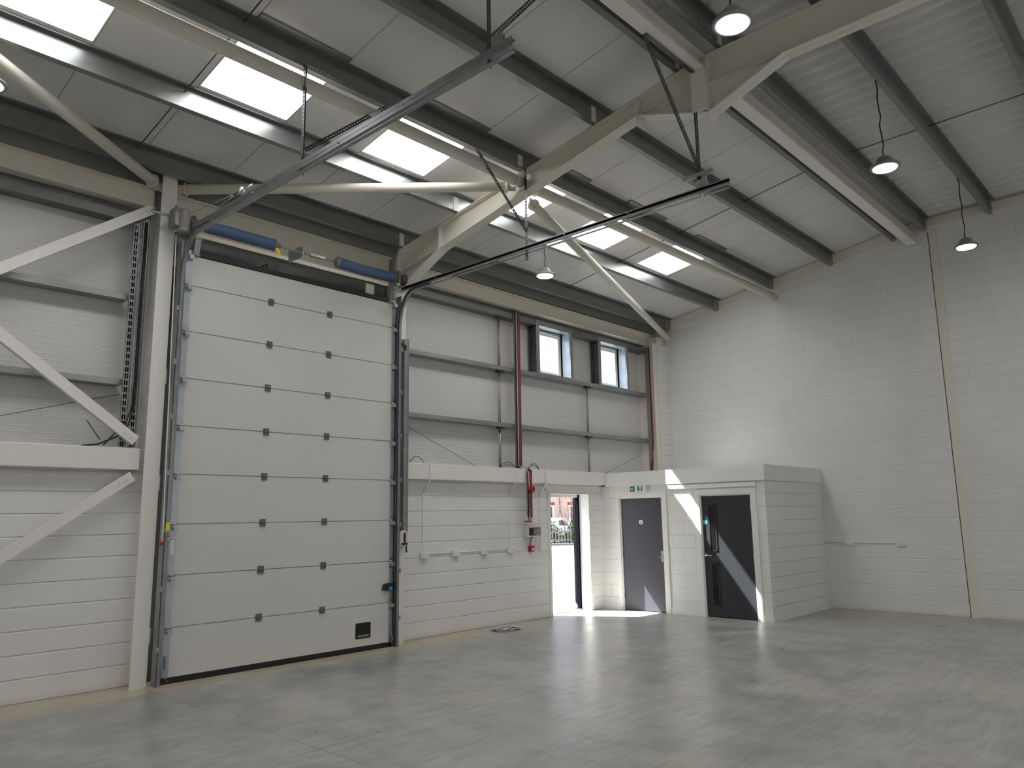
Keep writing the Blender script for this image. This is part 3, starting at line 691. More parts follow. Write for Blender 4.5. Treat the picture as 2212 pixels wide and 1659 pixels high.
# posts between rails
def post(x, z0, z1, label):
    o = thing('sag_post', (x, .1, z0), label, 'post', 'thin steel posts on the cladding')
    MB().cyl((x-.018, .1, z0), (x-.018, .1, z1), .007, 8).cyl((x+.018, .1, z0), (x+.018, .1, z1), .012, 8).build('rod', 'galv', o)
    for z_ in (z0+.0, z1):
        if z_ > 2.6: MB().box(x-.06, x+.08, .05, .13, z_-.03, z_-.0).build('bracket', 'galvd', o)
post(7.36, 4.235, 5.11, 'thin steel post between head rail and window rail, left of the red cable'); post(7.36, 3.27, 4.16, 'thin steel post in the middle strip of cladding left of the red cable'); post(7.36, 2.5, 3.195, 'thin steel post in the lowest strip of cladding left of the red cable')
post(9.81, 3.27, 4.16, 'thin steel post in the middle strip of cladding below the windows'); post(9.81, 2.5, 3.195, 'thin steel post in the lowest strip of cladding below the windows')
def wire(p0, p1, label): MB().cyl(p0, p1, .004, 6).build('tie_wire', 'galvd', origin=p0, tags=(label, 'wire', 'thin diagonal tie wires'))
wire((5.35, .15, 3.09), (6.88, .15, 2.51), 'thin diagonal wire on the cladding right of the door column'); wire((10.35, .15, 2.5), (11.65, .15, 2.93), 'thin diagonal wire on the cladding above the office'); wire((-.9, .15, 2.35+.1), (1.30, .15, 3.12), 'thin diagonal wire on the cladding in the left bay')

# ================================================================== ELECTRICAL
def perf_tray(x0, x1, y, z0, z1, name, label, depth=.025):
    o = thing(name, ((x0+x1)/2, y, z0), label, 'cable tray')
    b = MB(); w = x1-x0; cols = [x0+w*k for k in (.18, .42, .58, .82)]; sl = .012
    # back plate with slots: full-width ties and strips
    z = z0; pitch = .075
    strips = [(x0, x0+w*.16), (x0+w*.24, x0+w*.46), (x0+w*.54, x0+w*.76), (x0+w*.84, x1)]
    for a, c in strips: b.box(a, c, y, y+.002, z0, z1)
    while z < z1-.01:
        b.box(x0+w*.16, x0+w*.84, y, y+.002, z, min(z+pitch*.72, z1)); z += pitch
    b.box(x0-.002, x0, y-depth, y+.002, z0, z1); b.box(x1, x1+.002, y-depth, y+.002, z0, z1)
    b.build('channel', 'galv', o); return o
perf_tray(7.635, 7.775, .0, 2.5, 5.24, 'cable_tray', 'tall galvanised cable tray carrying the red cable up the cladding')
perf_tray(7.745, 7.865, -.135, 1.69, 2.485, 'cable_tray', 'short galvanised cable tray behind the red fire sounder')
perf_tray(1.255, 1.325, -.03, 2.52, 5.16, 'cable_tray', 'perforated tray left of the door column, outer of the pair')
perf_tray(1.355, 1.425, -.03, 2.52, 5.20, 'cable_tray', 'perforated tray left of the door column, inner of the pair')
o = thing('cable_tray', (11.81, 0, 2.6), 'galvanised cable tray in the corner by the office roof', 'cable tray'); MB().box(11.800, 11.803, -.06, .03, 2.6, 5.22).box(11.803, 11.823, -.06, -.058, 2.6, 5.22).box(11.803, 11.823, .028, .03, 2.6, 5.22).build('channel', 'galv', o)
def cable(pts, m_, label, r=.006, name='cable', group=None):
    MB().tube(pts, r, 8).build(name, m_, origin=pts[0], tags=(label, 'cable', group))
def wob(x, y, z0, z1, n, a=.006): return [(x+random.uniform(-a, a), y, z0+(z1-z0)*i/n) for i in range(n+1)]
cable(wob(7.735, -.018, 2.55, 5.24, 14)+[], 'redc', 'thick red fire alarm cable running up the tall tray', .013)
cable(wob(7.70, -.016, 2.55, 5.24, 14, .003), 'whitec', 'white cable beside the red one in the tall tray', .007)
cable(wob(7.66, -.015, 2.55, 5.24, 14, .005), 'blackc', 'black cable at the left side of the tall tray', .009)
cable([(7.735, -.018, 2.55), (7.74, -.03, 2.53), (7.79, -.10, 2.515), (7.84, -.145, 2.49), (7.835, -.150, 2.3), (7.84, -.150, 1.95), (7.845, -.150, 1.69), (7.83, -.12, 1.63)], 'redc', 'red cable dropping over the wall beam to the fire panel', .010)
cable([(7.79, -.20, 2.10), (7.80, -.158, 2.0), (7.79, -.15, 1.72), (7.785, -.12, 1.63)], 'redc', 'red cable from the fire sounder down to the panel', .007)
cable([(7.70, -.016, 2.55), (7.74, -.06, 2.52), (7.77, -.13, 2.50), (7.775, -.15, 2.45)], 'whitec', 'white cable looping over the wall beam onto the short tray', .006)
cable([(7.80, -.148, 2.45), (7.81, -.148, 2.0), (7.81, -.148, 1.72), (7.80, -.12, 1.63)], 'whitec', 'white cable on the short tray below the sounder', .006)
MB().box(7.72, 7.885, -.13, -.095, 1.605, 1.63).build('cable_gland_strip', 'red', origin=(7.8, -.1, 1.605), tags=('red gland strip on top of the fire panel', 'gland'))
for i, (xa, xb, h) in enumerate(((5.28, 5.57, .10), (7.15, 7.62, .09), (7.20, 7.60, .05), (7.88, 8.16, .07), (7.90, 8.17, .10))):
    pts = [(xa+(xb-xa)*k/8, -.06-.02*i*0, 2.505+h*math.sin(PI*k/8)) for k in range(9)]
    cable(pts, 'blackc', ['black cable arching over the wall beam beside the door post', 'black cable arching left of the tall tray, upper loop', 'black cable arching left of the tall tray, lower loop', 'black cable arching right of the tall tray, lower loop', 'black cable arching right of the tall tray, upper loop'][i], .005)
cable([(1.40, -.04, 5.1), (1.395, -.045, 4.0), (1.40, -.04, 3.2), (1.385, -.05, 2.95), (1.33, -.07, 2.75), (1.22, -.08, 2.62), (1.05, -.04, 2.53), (.90, 0, 2.51)], 'blackc', 'black cable sweeping off the inner tray onto the left wall beam', .010)
cable([(1.38, -.035, 5.1), (1.375, -.04, 4.0), (1.38, -.04, 3.2), (1.365, -.05, 2.98), (1.31, -.07, 2.78), (1.20, -.085, 2.66), (1.10, -.05, 2.52)], 'blackc', 'second black cable sweeping off the inner tray', .007)
cable([(.93, -.02, 2.78), (.98, -.05, 2.69), (1.06, -.06, 2.58)], 'blackc', 'short black cable end hanging above the left wall beam', .005)
cable([(11.80, -.085, 5.22), (11.80, -.085, 4.6), (11.80, -.09, 3.6), (11.80, -.09, 3.15), (11.79, -.05, 2.85), (11.78, -.0, 2.62)], 'redc', 'red cable in the corner tray above the office', .009)
cable([(11.80, -.072, 5.22), (11.80, -.072, 4.0), (11.80, -.06, 2.9), (11.79, -.02, 2.6)], 'blackc', 'black cable in the corner tray above the office', .007)
# double sockets
def socket(x, y, z_, face, label, proto=[None, None]):
    k = 0 if face == 'y' else 1
    if proto[k] is None:
        o = thing('power_socket', (x, y, z_), label, 'socket', 'white double power sockets')
        if k == 0:
            MB().box(x-.078, x+.078, y-.042, y, z_-.045, z_+.045).build('box', 'wplast', o, bevel=.006)
            q = MB()
            for s_ in (-1, 1):
                c_ = x+s_*.036; q.box(c_-.003, c_+.003, y-.0435, y-.0415, z_+.008, z_+.02); q.box(c_-.014, c_-.007, y-.0435, y-.0415, z_-.016, z_-.012); q.box(c_+.007, c_+.014, y-.0435, y-.0415, z_-.016, z_-.012)
            q.build('pin_holes', 'hinge', o)
        else:
            MB().box(y-.042, y, x-.076, x+.076, z_-.04, z_+.04).build('box', 'wplast', o, bevel=.006) if False else MB().box(x-.042, x, y-.076, y+.076, z_-.04, z_+.04).build('box', 'wplast', o, bevel=.006)
            q = MB()
            for s_ in (-1, 1):
                c_ = y+s_*.036; q.box(x-.0435, x-.0415, c_-.003, c_+.003, z_+.008, z_+.02); q.box(x-.0435, x-.0415, c_-.014, c_-.007, z_-.016, z_-.012); q.box(x-.0435, x-.0415, c_+.007, c_+.014, z_-.016, z_-.012)
            q.build('pin_holes', 'hinge', o)
        proto[k] = o; return o
    return dup(proto[k], (x, y, z_), label)
for x, l_ in ((5.61, 'leftmost of the four white sockets on the front block wall'), (6.235, 'second from the left of the four white sockets on the front wall'), (6.855, 'third from the left of the four white sockets on the front wall'), (7.465, 'rightmost of the four white sockets, below the fire panel side')): socket(x, 0, 1.165, 'y', l_)
socket(XR, -3.705, 1.15, 'x', 'white double socket on the right wall, nearer the office box'); socket(XR, -4.548, 1.148, 'x', 'white double socket on the right wall, farther from the office box')
MB().cyl((5.70, -.008, 1.180), (7.40, -.008, 1.180), .009, 10).build('conduit', 'white', origin=(5.7, -.011, 1.175), tags=('white horizontal conduit joining the four sockets', 'conduit'))
MB().cyl((XR-.011, -3.262, 1.165), (XR-.011, -4.47, 1.158), .010, 10).build('conduit', 'white', origin=(XR-.011, -3.262, 1.165), tags=('white horizontal conduit on the right wall', 'conduit'))
def conduit(x, z0, label):
    o = thing('conduit', (x, 0, z0), label, 'conduit'); MB().box(x-.012, x+.012, -.014, 0, z0, 2.07).tube([(x, -.008, 2.05), (x+.01, -.02, 2.12), (x+.025, -.115, 2.22), (x+.03, -.13, 2.28), (x+.03, -.13, 2.51)], .011, 10).build('pipe', 'white', o)
    each('saddle', 'white', o, [(x-.018, x+.018, -.02, 0, z_-.012, z_+.012) for z_ in (1.5, 2.05)])
conduit(5.60, 1.21, 'white vertical conduit to the leftmost socket'); conduit(7.465, 1.21, 'white vertical conduit to the rightmost front wall socket'); conduit(8.235, 1.21, 'white vertical conduit right of the fire panel')
MB().box(8.18, 8.27, -.04, 0, 1.13, 1.21).build('spur_box', 'wplast', origin=(8.22, 0, 1.13), bevel=.005, tags=('small square white switch box right of the red call point', 'switch'))
MB().box(8.345, 8.44, -.05, 0, 2.15, 2.26).box(8.35, 8.36, -.058, -.05, 2.16, 2.17).box(8.425, 8.435, -.058, -.05, 2.235, 2.245).build('junction_box', 'wplast', origin=(8.4, 0, 2.15), tags=('small white junction box at the top left corner of the outside door', 'junction box'))
# sounder, panel, call point
o = thing('fire_sounder', (7.80, -.13, 2.155), 'round red fire sounder on the short cable tray', 'sounder')
b = MB(); b.lathe((7.80, -.135, 2.155), [(.052, 0), (.052, -.05), (.047, -.06)], 28, 1); b.build('base', 'red', o)
b = MB(); b.lathe((7.80, -.195, 2.155), [(.045, 0), (.055, -.01), (.055, -.04), (.045, -.05), (.03, -.052), (.028, -.046), (.012, -.046), (.010, -.052), (.002, -.052)], 28, 1); b.build('horn', 'red', o)
o = thing('fire_alarm_panel', (7.98, 0, 1.36), 'grey fire alarm control panel on the front wall left of the outside door', 'alarm panel')
MB().box(7.79, 8.155, -.10, 0, 1.36, 1.585).build('housing', 'gplast', o, bevel=.008)
MB().box(7.835, 8.125, -.104, -.10, 1.385, 1.52).build('fascia', 'hinge', o)
b = MB(); b.box(7.842, 7.935, -.107, -.104, 1.39, 1.505); b.build('display', 'black', o)
b = MB(); b.box(7.842, 7.95, -.1075, -.104, 1.505, 1.515); b.box(7.937, 7.943, -.1075, -.104, 1.39, 1.515); b.build('red_stripe', 'red', o)
b = MB(); 
for k in range(3):
    for r_ in range(2): b.box(7.955+r_*.02, 7.967+r_*.02, -.108, -.104, 1.42+k*.025, 1.432+k*.025)
for k in range(4): b.box(8.01, 8.11, -.106, -.104, 1.395+k*.028, 1.403+k*.028)
b.build('button_strip', 'gplast', o)
o = thing('call_point', (7.97, 0, 1.12), 'red break glass call point below the fire panel', 'call point')
MB().box(7.915, 8.03, -.05, 0, 1.12, 1.215).build('housing', 'red', o, bevel=.005)
MB().box(7.965, 8.012, -.053, -.05, 1.14, 1.18).build('glass_label', 'signw', o); MB().box(7.972, 8.005, -.054, -.053, 1.156, 1.164).build('print', 'black', o)
MB().tube([(7.955, -.02, 1.21), (7.955, -.02, 1.25), (7.965, -.03, 1.33), (7.975, -.05, 1.36)], .008, 8).build('lead', 'red', o); MB().box(7.955, 7.995, -.06, -.03, 1.345, 1.36).build('gland', 'red', o)

# ================================================================== VEHICLE DOOR
sd = thing('sectional_door', (3.335, -.2, 0), 'large light grey sectional vehicle door with nine panels', 'door')
YF = -.22
JZ = [.06, .582, 1.13, 1.68, 2.23, 2.775, 3.32, 3.87, 4.418, 4.785]
hproto = None
for k in range(9):
    z0_, z1_ = JZ[k]+.0055, JZ[k+1]-.0055
    p = MB().box(1.80, 4.865, YF, YF+.018, z0_, z1_).box(1.80, 4.865, YF+.018, YF+.042, z0_-.0054, z1_+.0054).build('panel', 'panel', sd)
    e1 = MB().box(1.79, 1.86, YF-.003, YF-.0005, z0_, z1_).build('end_cap', 'plate', p); e2 = MB().box(4.805, 4.872, YF-.003, YF-.0005, z0_, z1_).build('end_cap', 'plate', p)
    if k < 8:
        zj = JZ[k+1]
        for xh in (2.89, 3.755): 
            b = MB(); b.box(xh-.037, xh+.037, YF-.012, YF-.001, zj+.004, zj+.042); b.box(xh-.037, xh+.037, YF-.012, YF-.001, zj-.042, zj-.004); b.cyl((xh-.037, YF-.012, zj), (xh+.037, YF-.012, zj), .008, 10)
            b.build('hinge', 'hinge', p)
    zj = JZ[k+1]
    for xh, sd_ in ((1.835, -1), (4.838, 1)):
        b = MB(); b.box(xh-.035, xh+.035, YF-.006, YF-.003, zj-.075, zj+.055); b.cyl((xh-.035, YF-.014, zj), (xh+.035, YF-.014, zj), .009, 10)
        b.box(xh-.026, xh+.026, YF-.055, YF-.006, zj-.062, zj-.012); b.bar((xh-.03, YF-.035, zj-.03), (xh+.03, YF-.05, zj-.058), .012, .02)
        b.cyl((xh, YF-.045, zj-.03), (xh+sd_*.06, YF-.045, zj-.03), .007, 8)
        b.build('roller_bracket', 'zinc', p)
b = MB(); b.box(1.79, 4.872, YF-.004, YF+.046, .012, .064); b.box(1.79, 4.872, YF+.0, YF+.04, .0, .012); b.build('bottom_seal', 'rubber', sd)
b = MB(); b.box(1.86, 4.81, YF-.015, YF+.05, 4.785, 4.84); b.build('top_seal', 'rubber', sd)
pl = MB().box(4.272, 4.512, YF-.006, YF, .163, .362).build('pull_recess', 'blackp', sd, bevel=.004)
MB().box(4.295, 4.49, YF-.008, YF-.0062, .235, .345).build('recess_shadow', 'black', pl)
text_mesh('ASSA ABLOY', .031, .0004, T_y(4.392, YF-.0072, .197), 'signw', 'lettering', sd)
b = MB(); b.poly(1, [(4.69, .755), (4.70, .825), (4.76, .84), (4.87, .84), (4.87, .745), (4.72, .745)], YF-.05, YF-.005); lk = b.build('lock', 'blackp', sd)
MB().cyl((4.80, YF-.062, .772), (4.80, YF-.05, .772), .026, 18).build('lock_knob', 'signb', lk)
for xb_ in (1.826, 4.84):
    b = MB(); b.box(xb_-.032, xb_+.032, YF-.010, YF-.004, .07, .30); b.box(xb_-.014, xb_+.014, YF-.03, YF-.01, .16, .29); b.cyl((xb_, YF-.034, .26), (xb_, YF-.028, .26), .014, 12); b.cyl((xb_, YF-.034, .20), (xb_, YF-.028, .20), .014, 12)
    b.tube([(xb_, YF-.03, .17), (xb_+.01, YF-.05, .10), (xb_-.012, YF-.045, .06), (xb_+.015, YF-.04, .03)], .004, 6); b.build('cable_safety_bracket', 'bluezinc', sd)
# door label stickers on the left end cap / track
MB().box(1.80, 1.848, YF-.0045, YF-.003, 1.36, 1.54).build('rating_label', 'wplast', sd); MB().box(1.805, 1.843, YF-.005, YF-.0045, 1.515, 1.522).build('label_print', 'black', sd)

for xb_ in (1.895, 4.77):
    b = MB(); b.poly(0, [(-.245, 4.79), (-.20, 4.79), (-.24, 4.98), (-.285, 4.98)], xb_-.035, xb_+.035); b.box(xb_-.045, xb_+.045, -.30, -.235, 4.975, 4.985); b.box(xb_-.045, xb_+.045, -.26, -.20, 4.782, 4.79); b.build('top_roller_carrier', 'galv', sd)
MB().box(2.86, 2.875, -.12, .03, 4.93, 4.945).box(2.86, 2.875, -.12, -.105, 4.83, 4.945).build('stop_bracket', 'blackp', sd)
# vertical and horizontal tracks
def tracks(x, s_, label):
    o = thing('door_track', (x, -.28, 0), label, 'door track')
    # back angle bolted to the jamb
    b = MB()
    b.box(x-s_*.026, x-s_*.022, -.30, -.19, 0, 4.90); b.box(x-s_*.022, x+s_*.04, -.205, -.193, 0, 4.95); b.build('jamb_angle', 'track', o)
    pr = [(-.018, -.028), (.018, -.028), (.018, -.018), (.015, -.025), (-.015, -.025), (-.015, .025), (.015, .025), (.018, .018), (.018, .028), (-.018, .028)]
    pr = [(u*s_, v) for u, v in pr] if s_ > 0 else [(-u, v) for u, v in pr][::-1]
    path = [(x, -.285, 0.0), (x, -.285, 4.42)] + [(x, -.285-.36*(1-math.cos(a)), 4.42+.52*math.sin(a)) for a in [PI/2*k/9 for k in range(1, 10)]] + [(x, -.95, 4.945)]
    MB().sweep(pr, path, (1, 0, 0)).build('vertical_rail', 'track', o)
    b = MB(); b.sweep(pr, [(x, -.30, 4.985), (x, -5.50, 4.985)], (1, 0, 0)); b.box(x-.02, x+.02, -5.50, -.9, 4.915, 4.921); b.build('horizontal_rail', 'track', o)
    b = MB(); b.box(x-s_*.018-.003, x-s_*.018+.003, -5.5, -.34, 4.992, 5.028); b.build('stiffening_angle', 'track', o)
    each('track_clip', 'galv', o, [(x-s_*.018, x-s_*.046, -.318, -.308, z_, z_+.055) for z_ in [.35+.62*k for k in range(7)]])
    each('bolt', 'chrome', o, [lambda b, y_=y_: b.cyl((x-.03, y_, 4.985), (x-.018, y_, 4.985), .008, 8) for y_ in (-1.1, -1.9, -2.6, -3.4, -4.3)])
    return o
tL = tracks(1.722, 1, 'galvanised door track left of the vehicle door running back under the roof')
tR = tracks(4.893, -1, 'galvanised door track right of the vehicle door running back under the roof')
# cover strips on the left jamb (white seen behind the gap)
MB().box(1.655, 1.70, -.10, .05, 2.05, 2.22).build('spacer_block', 'gplast', origin=(1.67, 0, 2.05), tags=('pale spacer block in the gap left of the door, at mid height', 'block', 'pale spacer blocks in the gap left of the vehicle door'))
MB().box(1.655, 1.70, -.10, .05, .42, .58).build('spacer_block', 'gplast', origin=(1.67, 0, .42), tags=('pale spacer block in the gap left of the door, near the floor', 'block', 'pale spacer blocks in the gap left of the vehicle door'))
MB().box(1.655, 1.70, -.10, .05, 3.25, 3.42).build('spacer_block', 'gplast', origin=(1.67, 0, 3.25), tags=('pale spacer block in the gap left of the door, high up', 'block', 'pale spacer blocks in the gap left of the vehicle door'))
MB().box(4.52, 4.66, .015, .034, 4.80, 5.08).build('lintel_packer', 'white', origin=(4.5, .05, 4.85), tags=('pale packer between door top and deep cream beam at the right', 'packer'))

# perforated angle
def perf(b, p0, p1, w, side, nrm):
    """one slotted leg: strip p0->p1 of width w along 'side', thickness along nrm"""
    p0, p1, side, nrm = Vector(p0), Vector(p1), Vector(side).normalized(), Vector(nrm).normalized(); L = (p1-p0).length; d = (p1-p0)/L
    def brick(a0, a1, s0, s1):
        vs = []
        for n_ in (0, .0025):
            for a_, s_ in ((a0, s0), (a1, s0), (a1, s1), (a0, s1)): vs.append(p0+d*a_+side*s_+nrm*n_)
        b.add(vs, [(0,1,2,3),(7,6,5,4),(0,4,5,1),(1,5,6,2),(2,6,7,3),(3,7,4,0)])
    brick(0, L, 0, w*.36); brick(0, L, w*.64, w)
    a = 0.
    while a < L: brick(a, min(a+.018, L), w*.36, w*.64); a += .042
def angle(b, p0, p1, w, s1, s2):
    perf(b, p0, p1, w, s1, s2); perf(b, p0, p1, w, s2, s1)
def hanger(x, y, zt, dxl, ytop, label, extra=None, z0=4.93, strip=True):
    o = thing('track_hanger', (x, y, z0), label, 'hanger')
    b = MB(); angle(b, (x, y, z0), (x, y, zt), .04, (1, 0, 0), (0, -1, 0)); b.build('drop_angle', 'galvd', o)
    b = MB(); p0 = Vector((x+(.03 if dxl > 0 else -.01), y-.01, 5.2)); p1 = Vector((x+dxl, ytop, zt-.01)); d = (p1-p0).normalized(); sd_ = Vector((0, -1, 0)); nn = d.cross(sd_)
    angle(b, p0, p1, .04, sd_, nn); b.build('diagonal_angle', 'galvd', o)
    if strip:
        b = MB(); perf(b, (x, ytop+.0, zt-.002), (x+dxl, ytop, zt-.002), .045, (0, -1, 0), (0, 0, -1)); b.build('top_strip', 'galvd', o)
    return o
hanger(1.74, -2.72, 6.06, 1.0, -2.72, 'perforated steel hanger of the left track below the rooflight purlin')
hanger(1.74, -5.22, 6.30, .95, -5.22, 'perforated steel hanger at the rear end of the left track', strip=False)
hanger(4.90, -2.75, 6.05, -.85, -2.72, 'perforated steel hanger of the right track beside the rafter', z0=4.84)
h4 = hanger(4.88, -5.165, 6.30, -.93, -5.165, 'perforated steel hanger at the rear end of the right track', z0=5.10)
MB().box(4.86, 4.90, -5.34, -5.0, 5.13, 5.17).build('bracket', 'galv', h4); MB().box(4.88, 4.905, -5.26, -5.14, 5.01, 5.14).build('bracket', 'galv', h4)
b = MB(); b.cyl((4.86, -5.2, 4.93), (4.925, -5.2, 4.93), .02, 12); b.build('end_roller', 'chrome', h4)
o = thing('track_end_pulley', (1.72, -5.35, 5.0), 'grey pulley bracket at the rear end of the left track', 'pulley')
MB().box(1.702, 1.706, -5.41, -5.30, 5.0, 5.11).box(1.735, 1.739, -5.40, -5.32, 5.0, 5.10).build('bracket', 'galv', o); MB().cyl((1.706, -5.36, 5.085), (1.735, -5.36, 5.085), .028, 18).build('wheel', 'galv', o)
# cable tensioner on the left track
o = thing('cable_tensioner', (1.722, -1.60, 5.03), 'small bright zinc cable tensioner standing on the left track', 'tensioner')
MB().lathe((1.722, -1.62, 5.06), [(.012, 0), (.03, .01), (.034, .035), (.03, .06), (.024, .08)], 16, 2).build('body', 'bluezinc', o)
MB().cyl((1.722, -1.45, 5.115), (1.722, -1.86, 5.10), .009, 10).build('spring_rod', 'chrome', o); MB().tube([(1.722, -1.46, 5.115), (1.70, -.9, 5.15), (1.70, -.42, 5.19)], .0025, 6).tube([(1.722, -1.46, 5.10), (1.74, -.9, 5.08), (1.74, -.5, 5.06)], .0025, 6).build('wire', 'chrome', o)
MB().box(1.695, 1.75, -1.60, -1.40, 5.0, 5.014).build('foot', 'bluezinc', o)

# shaft with springs
o = thing('spring_shaft', (3.3, -.38, 5.10), 'door shaft with two blue sleeved springs above the vehicle door', 'door springs')
YS, ZS = -.38, 5.115
MB().cyl((1.30, YS, ZS+.01), (1.60, YS, ZS+.01), .016, 14).cyl((1.60, YS, ZS), (4.95, YS, ZS), .0125, 14).build('shaft', 'galv', o)
def spring(xa, xb, sag):
    n = 24; pts = [(xa+(xb-xa)*i/n, YS, ZS-sag*math.sin(PI*i/n)) for i in range(n+1)]
    s_ = MB().tube(pts, .072, 24).build('spring_sleeve', 'bluesl', o)
    MB().lathe((xa-.03, YS, ZS), [(.04, 0), (.055, .01), (.076, .03), (.076, .04)], 20, 0).build('winding_cone', 'motor', o); MB().lathe((xb-.01, YS, ZS), [(.076, 0), (.076, .015), (.045, .04), (.035, .09)], 20, 0).build('winding_cone', 'motor', o)
spring(1.93, 2.81, .0); spring(3.75, 4.70, .012)
b = MB(); pts = [(1.79+.10*i/60, YS+.045*math.cos(i/60*2*PI*5), ZS+.045*math.sin(i/60*2*PI*5)) for i in range(61)]; b.tube(pts, .007, 6); b.build('spring_coil', 'bluezinc', o)
for xd in (1.72, 4.84):
    b = MB(); b.lathe((xd-.065, YS, ZS), [(.03, 0), (.085, .004), (.085, .012), (.066, .016), (.066, .10), (.085, .112), (.085, .125), (.03, .13)], 28, 0); b.build('cable_drum', 'drum', o)
b = MB(); b.poly(0, [(YS-.05, ZS+.06), (YS+.02, ZS+.075), (YS+.24, ZS+.08), (YS+.24, ZS-.07), (YS+.02, ZS-.08), (YS-.04, ZS-.065)], 3.185, 3.192); b.box(3.16, 3.19, -.14, -.132, ZS-.08, ZS+.08); b.build('centre_bracket', 'galv', o)
b = MB(); b.cyl((3.195, YS, ZS), (3.23, YS, ZS), .03, 14); b.box(3.33, 3.55, YS-.022, YS-.014, ZS-.018, ZS+.018); b.box(3.33, 3.55, YS+.014, YS+.022, ZS-.018, ZS+.018)
for k in range(4): b.cyl((3.36+k*.05, YS-.032, ZS), (3.36+k*.05, YS+.032, ZS), .006, 8)
b.build('coupler', 'chrome', o)
b = MB(); b.box(4.75, 4.76, -.46, -.2, ZS-.12, ZS+.10); b.box(4.70, 4.76, -.46, -.40, ZS-.13, ZS-.10); b.build('end_bracket', 'galv', o)
tg = MB().add([(2.795, YS-.06, 5.06), (2.85, YS-.055, 5.067), (2.895, YS-.05, 4.975), (2.84, YS-.055, 4.965), (2.795, YS-.058, 5.06), (2.85, YS-.053, 5.067), (2.895, YS-.048, 4.975), (2.84, YS-.053, 4.965)], [(0,1,2,3),(7,6,5,4),(0,4,5,1),(1,5,6,2),(2,6,7,3),(3,7,4,0)]).build('warning_tag', 'yellow', o)
# motor
o = thing('door_motor', (1.60, -.38, 4.93), 'grey door operator motor hanging on the left end of the shaft', 'motor')
b = MB(); b.lathe((1.515, YS, 5.13), [(.03, 0), (.085, .01), (.10, .03), (.10, .07), (.085, .09), (.05, .10)], 24, 0); b.poly(0, [(YS-.09, 5.16), (YS+.09, 5.16), (YS+.08, 5.0), (YS-.10, 5.0)], 1.53, 1.60); b.build('gearbox', 'motor', o)
b = MB(); b.lathe((1.635, -.46, 4.925), [(.03, 0), (.065, .006), (.075, .03), (.075, .05), (.068, .055), (.068, .26), (.05, .285)], 24, 2); b.build('motor_body', 'motor', o)
b = MB(); b.box(1.57, 1.60, YS-.03, YS+.05, 5.18, 5.27); b.build('fin', 'motor', o)
for i, (p, l_) in enumerate((((1.60, 1.55), 'x'),)):
    o2 = thing('release_cord', (1.668, -.31, 1.47), 'pale release cord with a red ball hanging beside the left door track', 'cord')
    MB().tube([(1.60, -.36, 4.93), (1.625, -.345, 3.8), (1.655, -.33, 2.4), (1.667, -.335, 1.70), (1.664, -.335, 1.55), (1.662, -.335, 1.50)], .006, 8).build('cord', 'whitec', o2)
    MB().lathe((1.662, -.335, 1.478), [(.004, -.02), (.015, -.016), (.021, 0), (.015, .016), (.004, .02)], 16).build('ball', 'red', o2)
    MB().box(1.695, 1.738, -.3365, -.332, 1.61, 1.70).build('warning_label', 'yellow', o2)
o = thing('prohibition_sticker', (1.735, -.335, 1.53), 'small round red and white prohibition sticker on the left door track', 'sticker')
b = MB(); n = 24
vs = [(1.735+.024*math.cos(2*PI*i/n), -.335, 1.525+.024*math.sin(2*PI*i/n)) for i in range(n)] + [(1.735+.017*math.cos(2*PI*i/n), -.335, 1.525+.017*math.sin(2*PI*i/n)) for i in range(n)]
vs += [(v[0], -.332, v[2]) for v in vs]
b.add(vs, [(i, (i+1) % n, n+(i+1) % n, n+i) for i in range(n)] + [(2*n+i, 3*n+i, 3*n+(i+1) % n, 2*n+(i+1) % n) for i in range(n)] + [(i, 2*n+i, 2*n+(i+1) % n, (i+1) % n) for i in range(n)]); b.bar((1.722, -.3345, 1.538), (1.748, -.3345, 1.512), .006, .002, (0, 1, 0)); b.build('ring', 'red', o)
MB().cyl((1.735, -.333, 1.525), (1.735, -.331, 1.525), .022, 24).build('disc', 'signw', o)
# galvanised post and operator box on the right of the door
o = thing('cable_post', (5.02, -.26, 1.31), 'tall galvanised trunking post in front of the column right of the vehicle door', 'post')
MB().box(4.985, 5.025, -.30, -.215, 1.33, 4.27).build('left_channel', 'galv', o); MB().box(5.028, 5.08, -.285, -.212, 1.33, 4.28).build('right_channel', 'track', o)
MB().tube([(4.93, -.30, 4.20), (4.955, -.32, 4.16), (4.985, -.315, 4.17), (5.0, -.31, 4.13)], .007, 8).box(4.975, 5.005, -.315, -.30, 4.10, 4.18).build('cable_clip', 'blackc', o)
o = thing('door_control_box', (4.98, -.33, 1.33), 'grey rounded door control box with black rocker and red button on the galvanised post', 'control box')
b = MB(); b.poly(1, [(4.915, 1.33), (5.035, 1.33), (5.035, 1.48)] + [(4.975+.06*math.cos(a), 1.48+.06*math.sin(a)) for a in [PI*k/10 for k in range(1, 10)]] + [(4.915, 1.48)], -.34, -.302); b.build('housing', 'gplast', o)
b = MB(); b.box(4.962, 4.99, -.352, -.34, 1.375, 1.50); b.box(4.925, 5.02, -.358, -.34, 1.345, 1.37); b.build('rocker', 'blackp', o)
MB().cyl((4.976, -.355, 1.498), (4.976, -.35, 1.498), .014, 14).build('stop_button', 'red', o)
MB().tube([(5.02, -.32, 1.335), (5.025, -.32, 1.30), (5.035, -.315, 1.24)], .012, 8).build('plug', 'blackp', o)

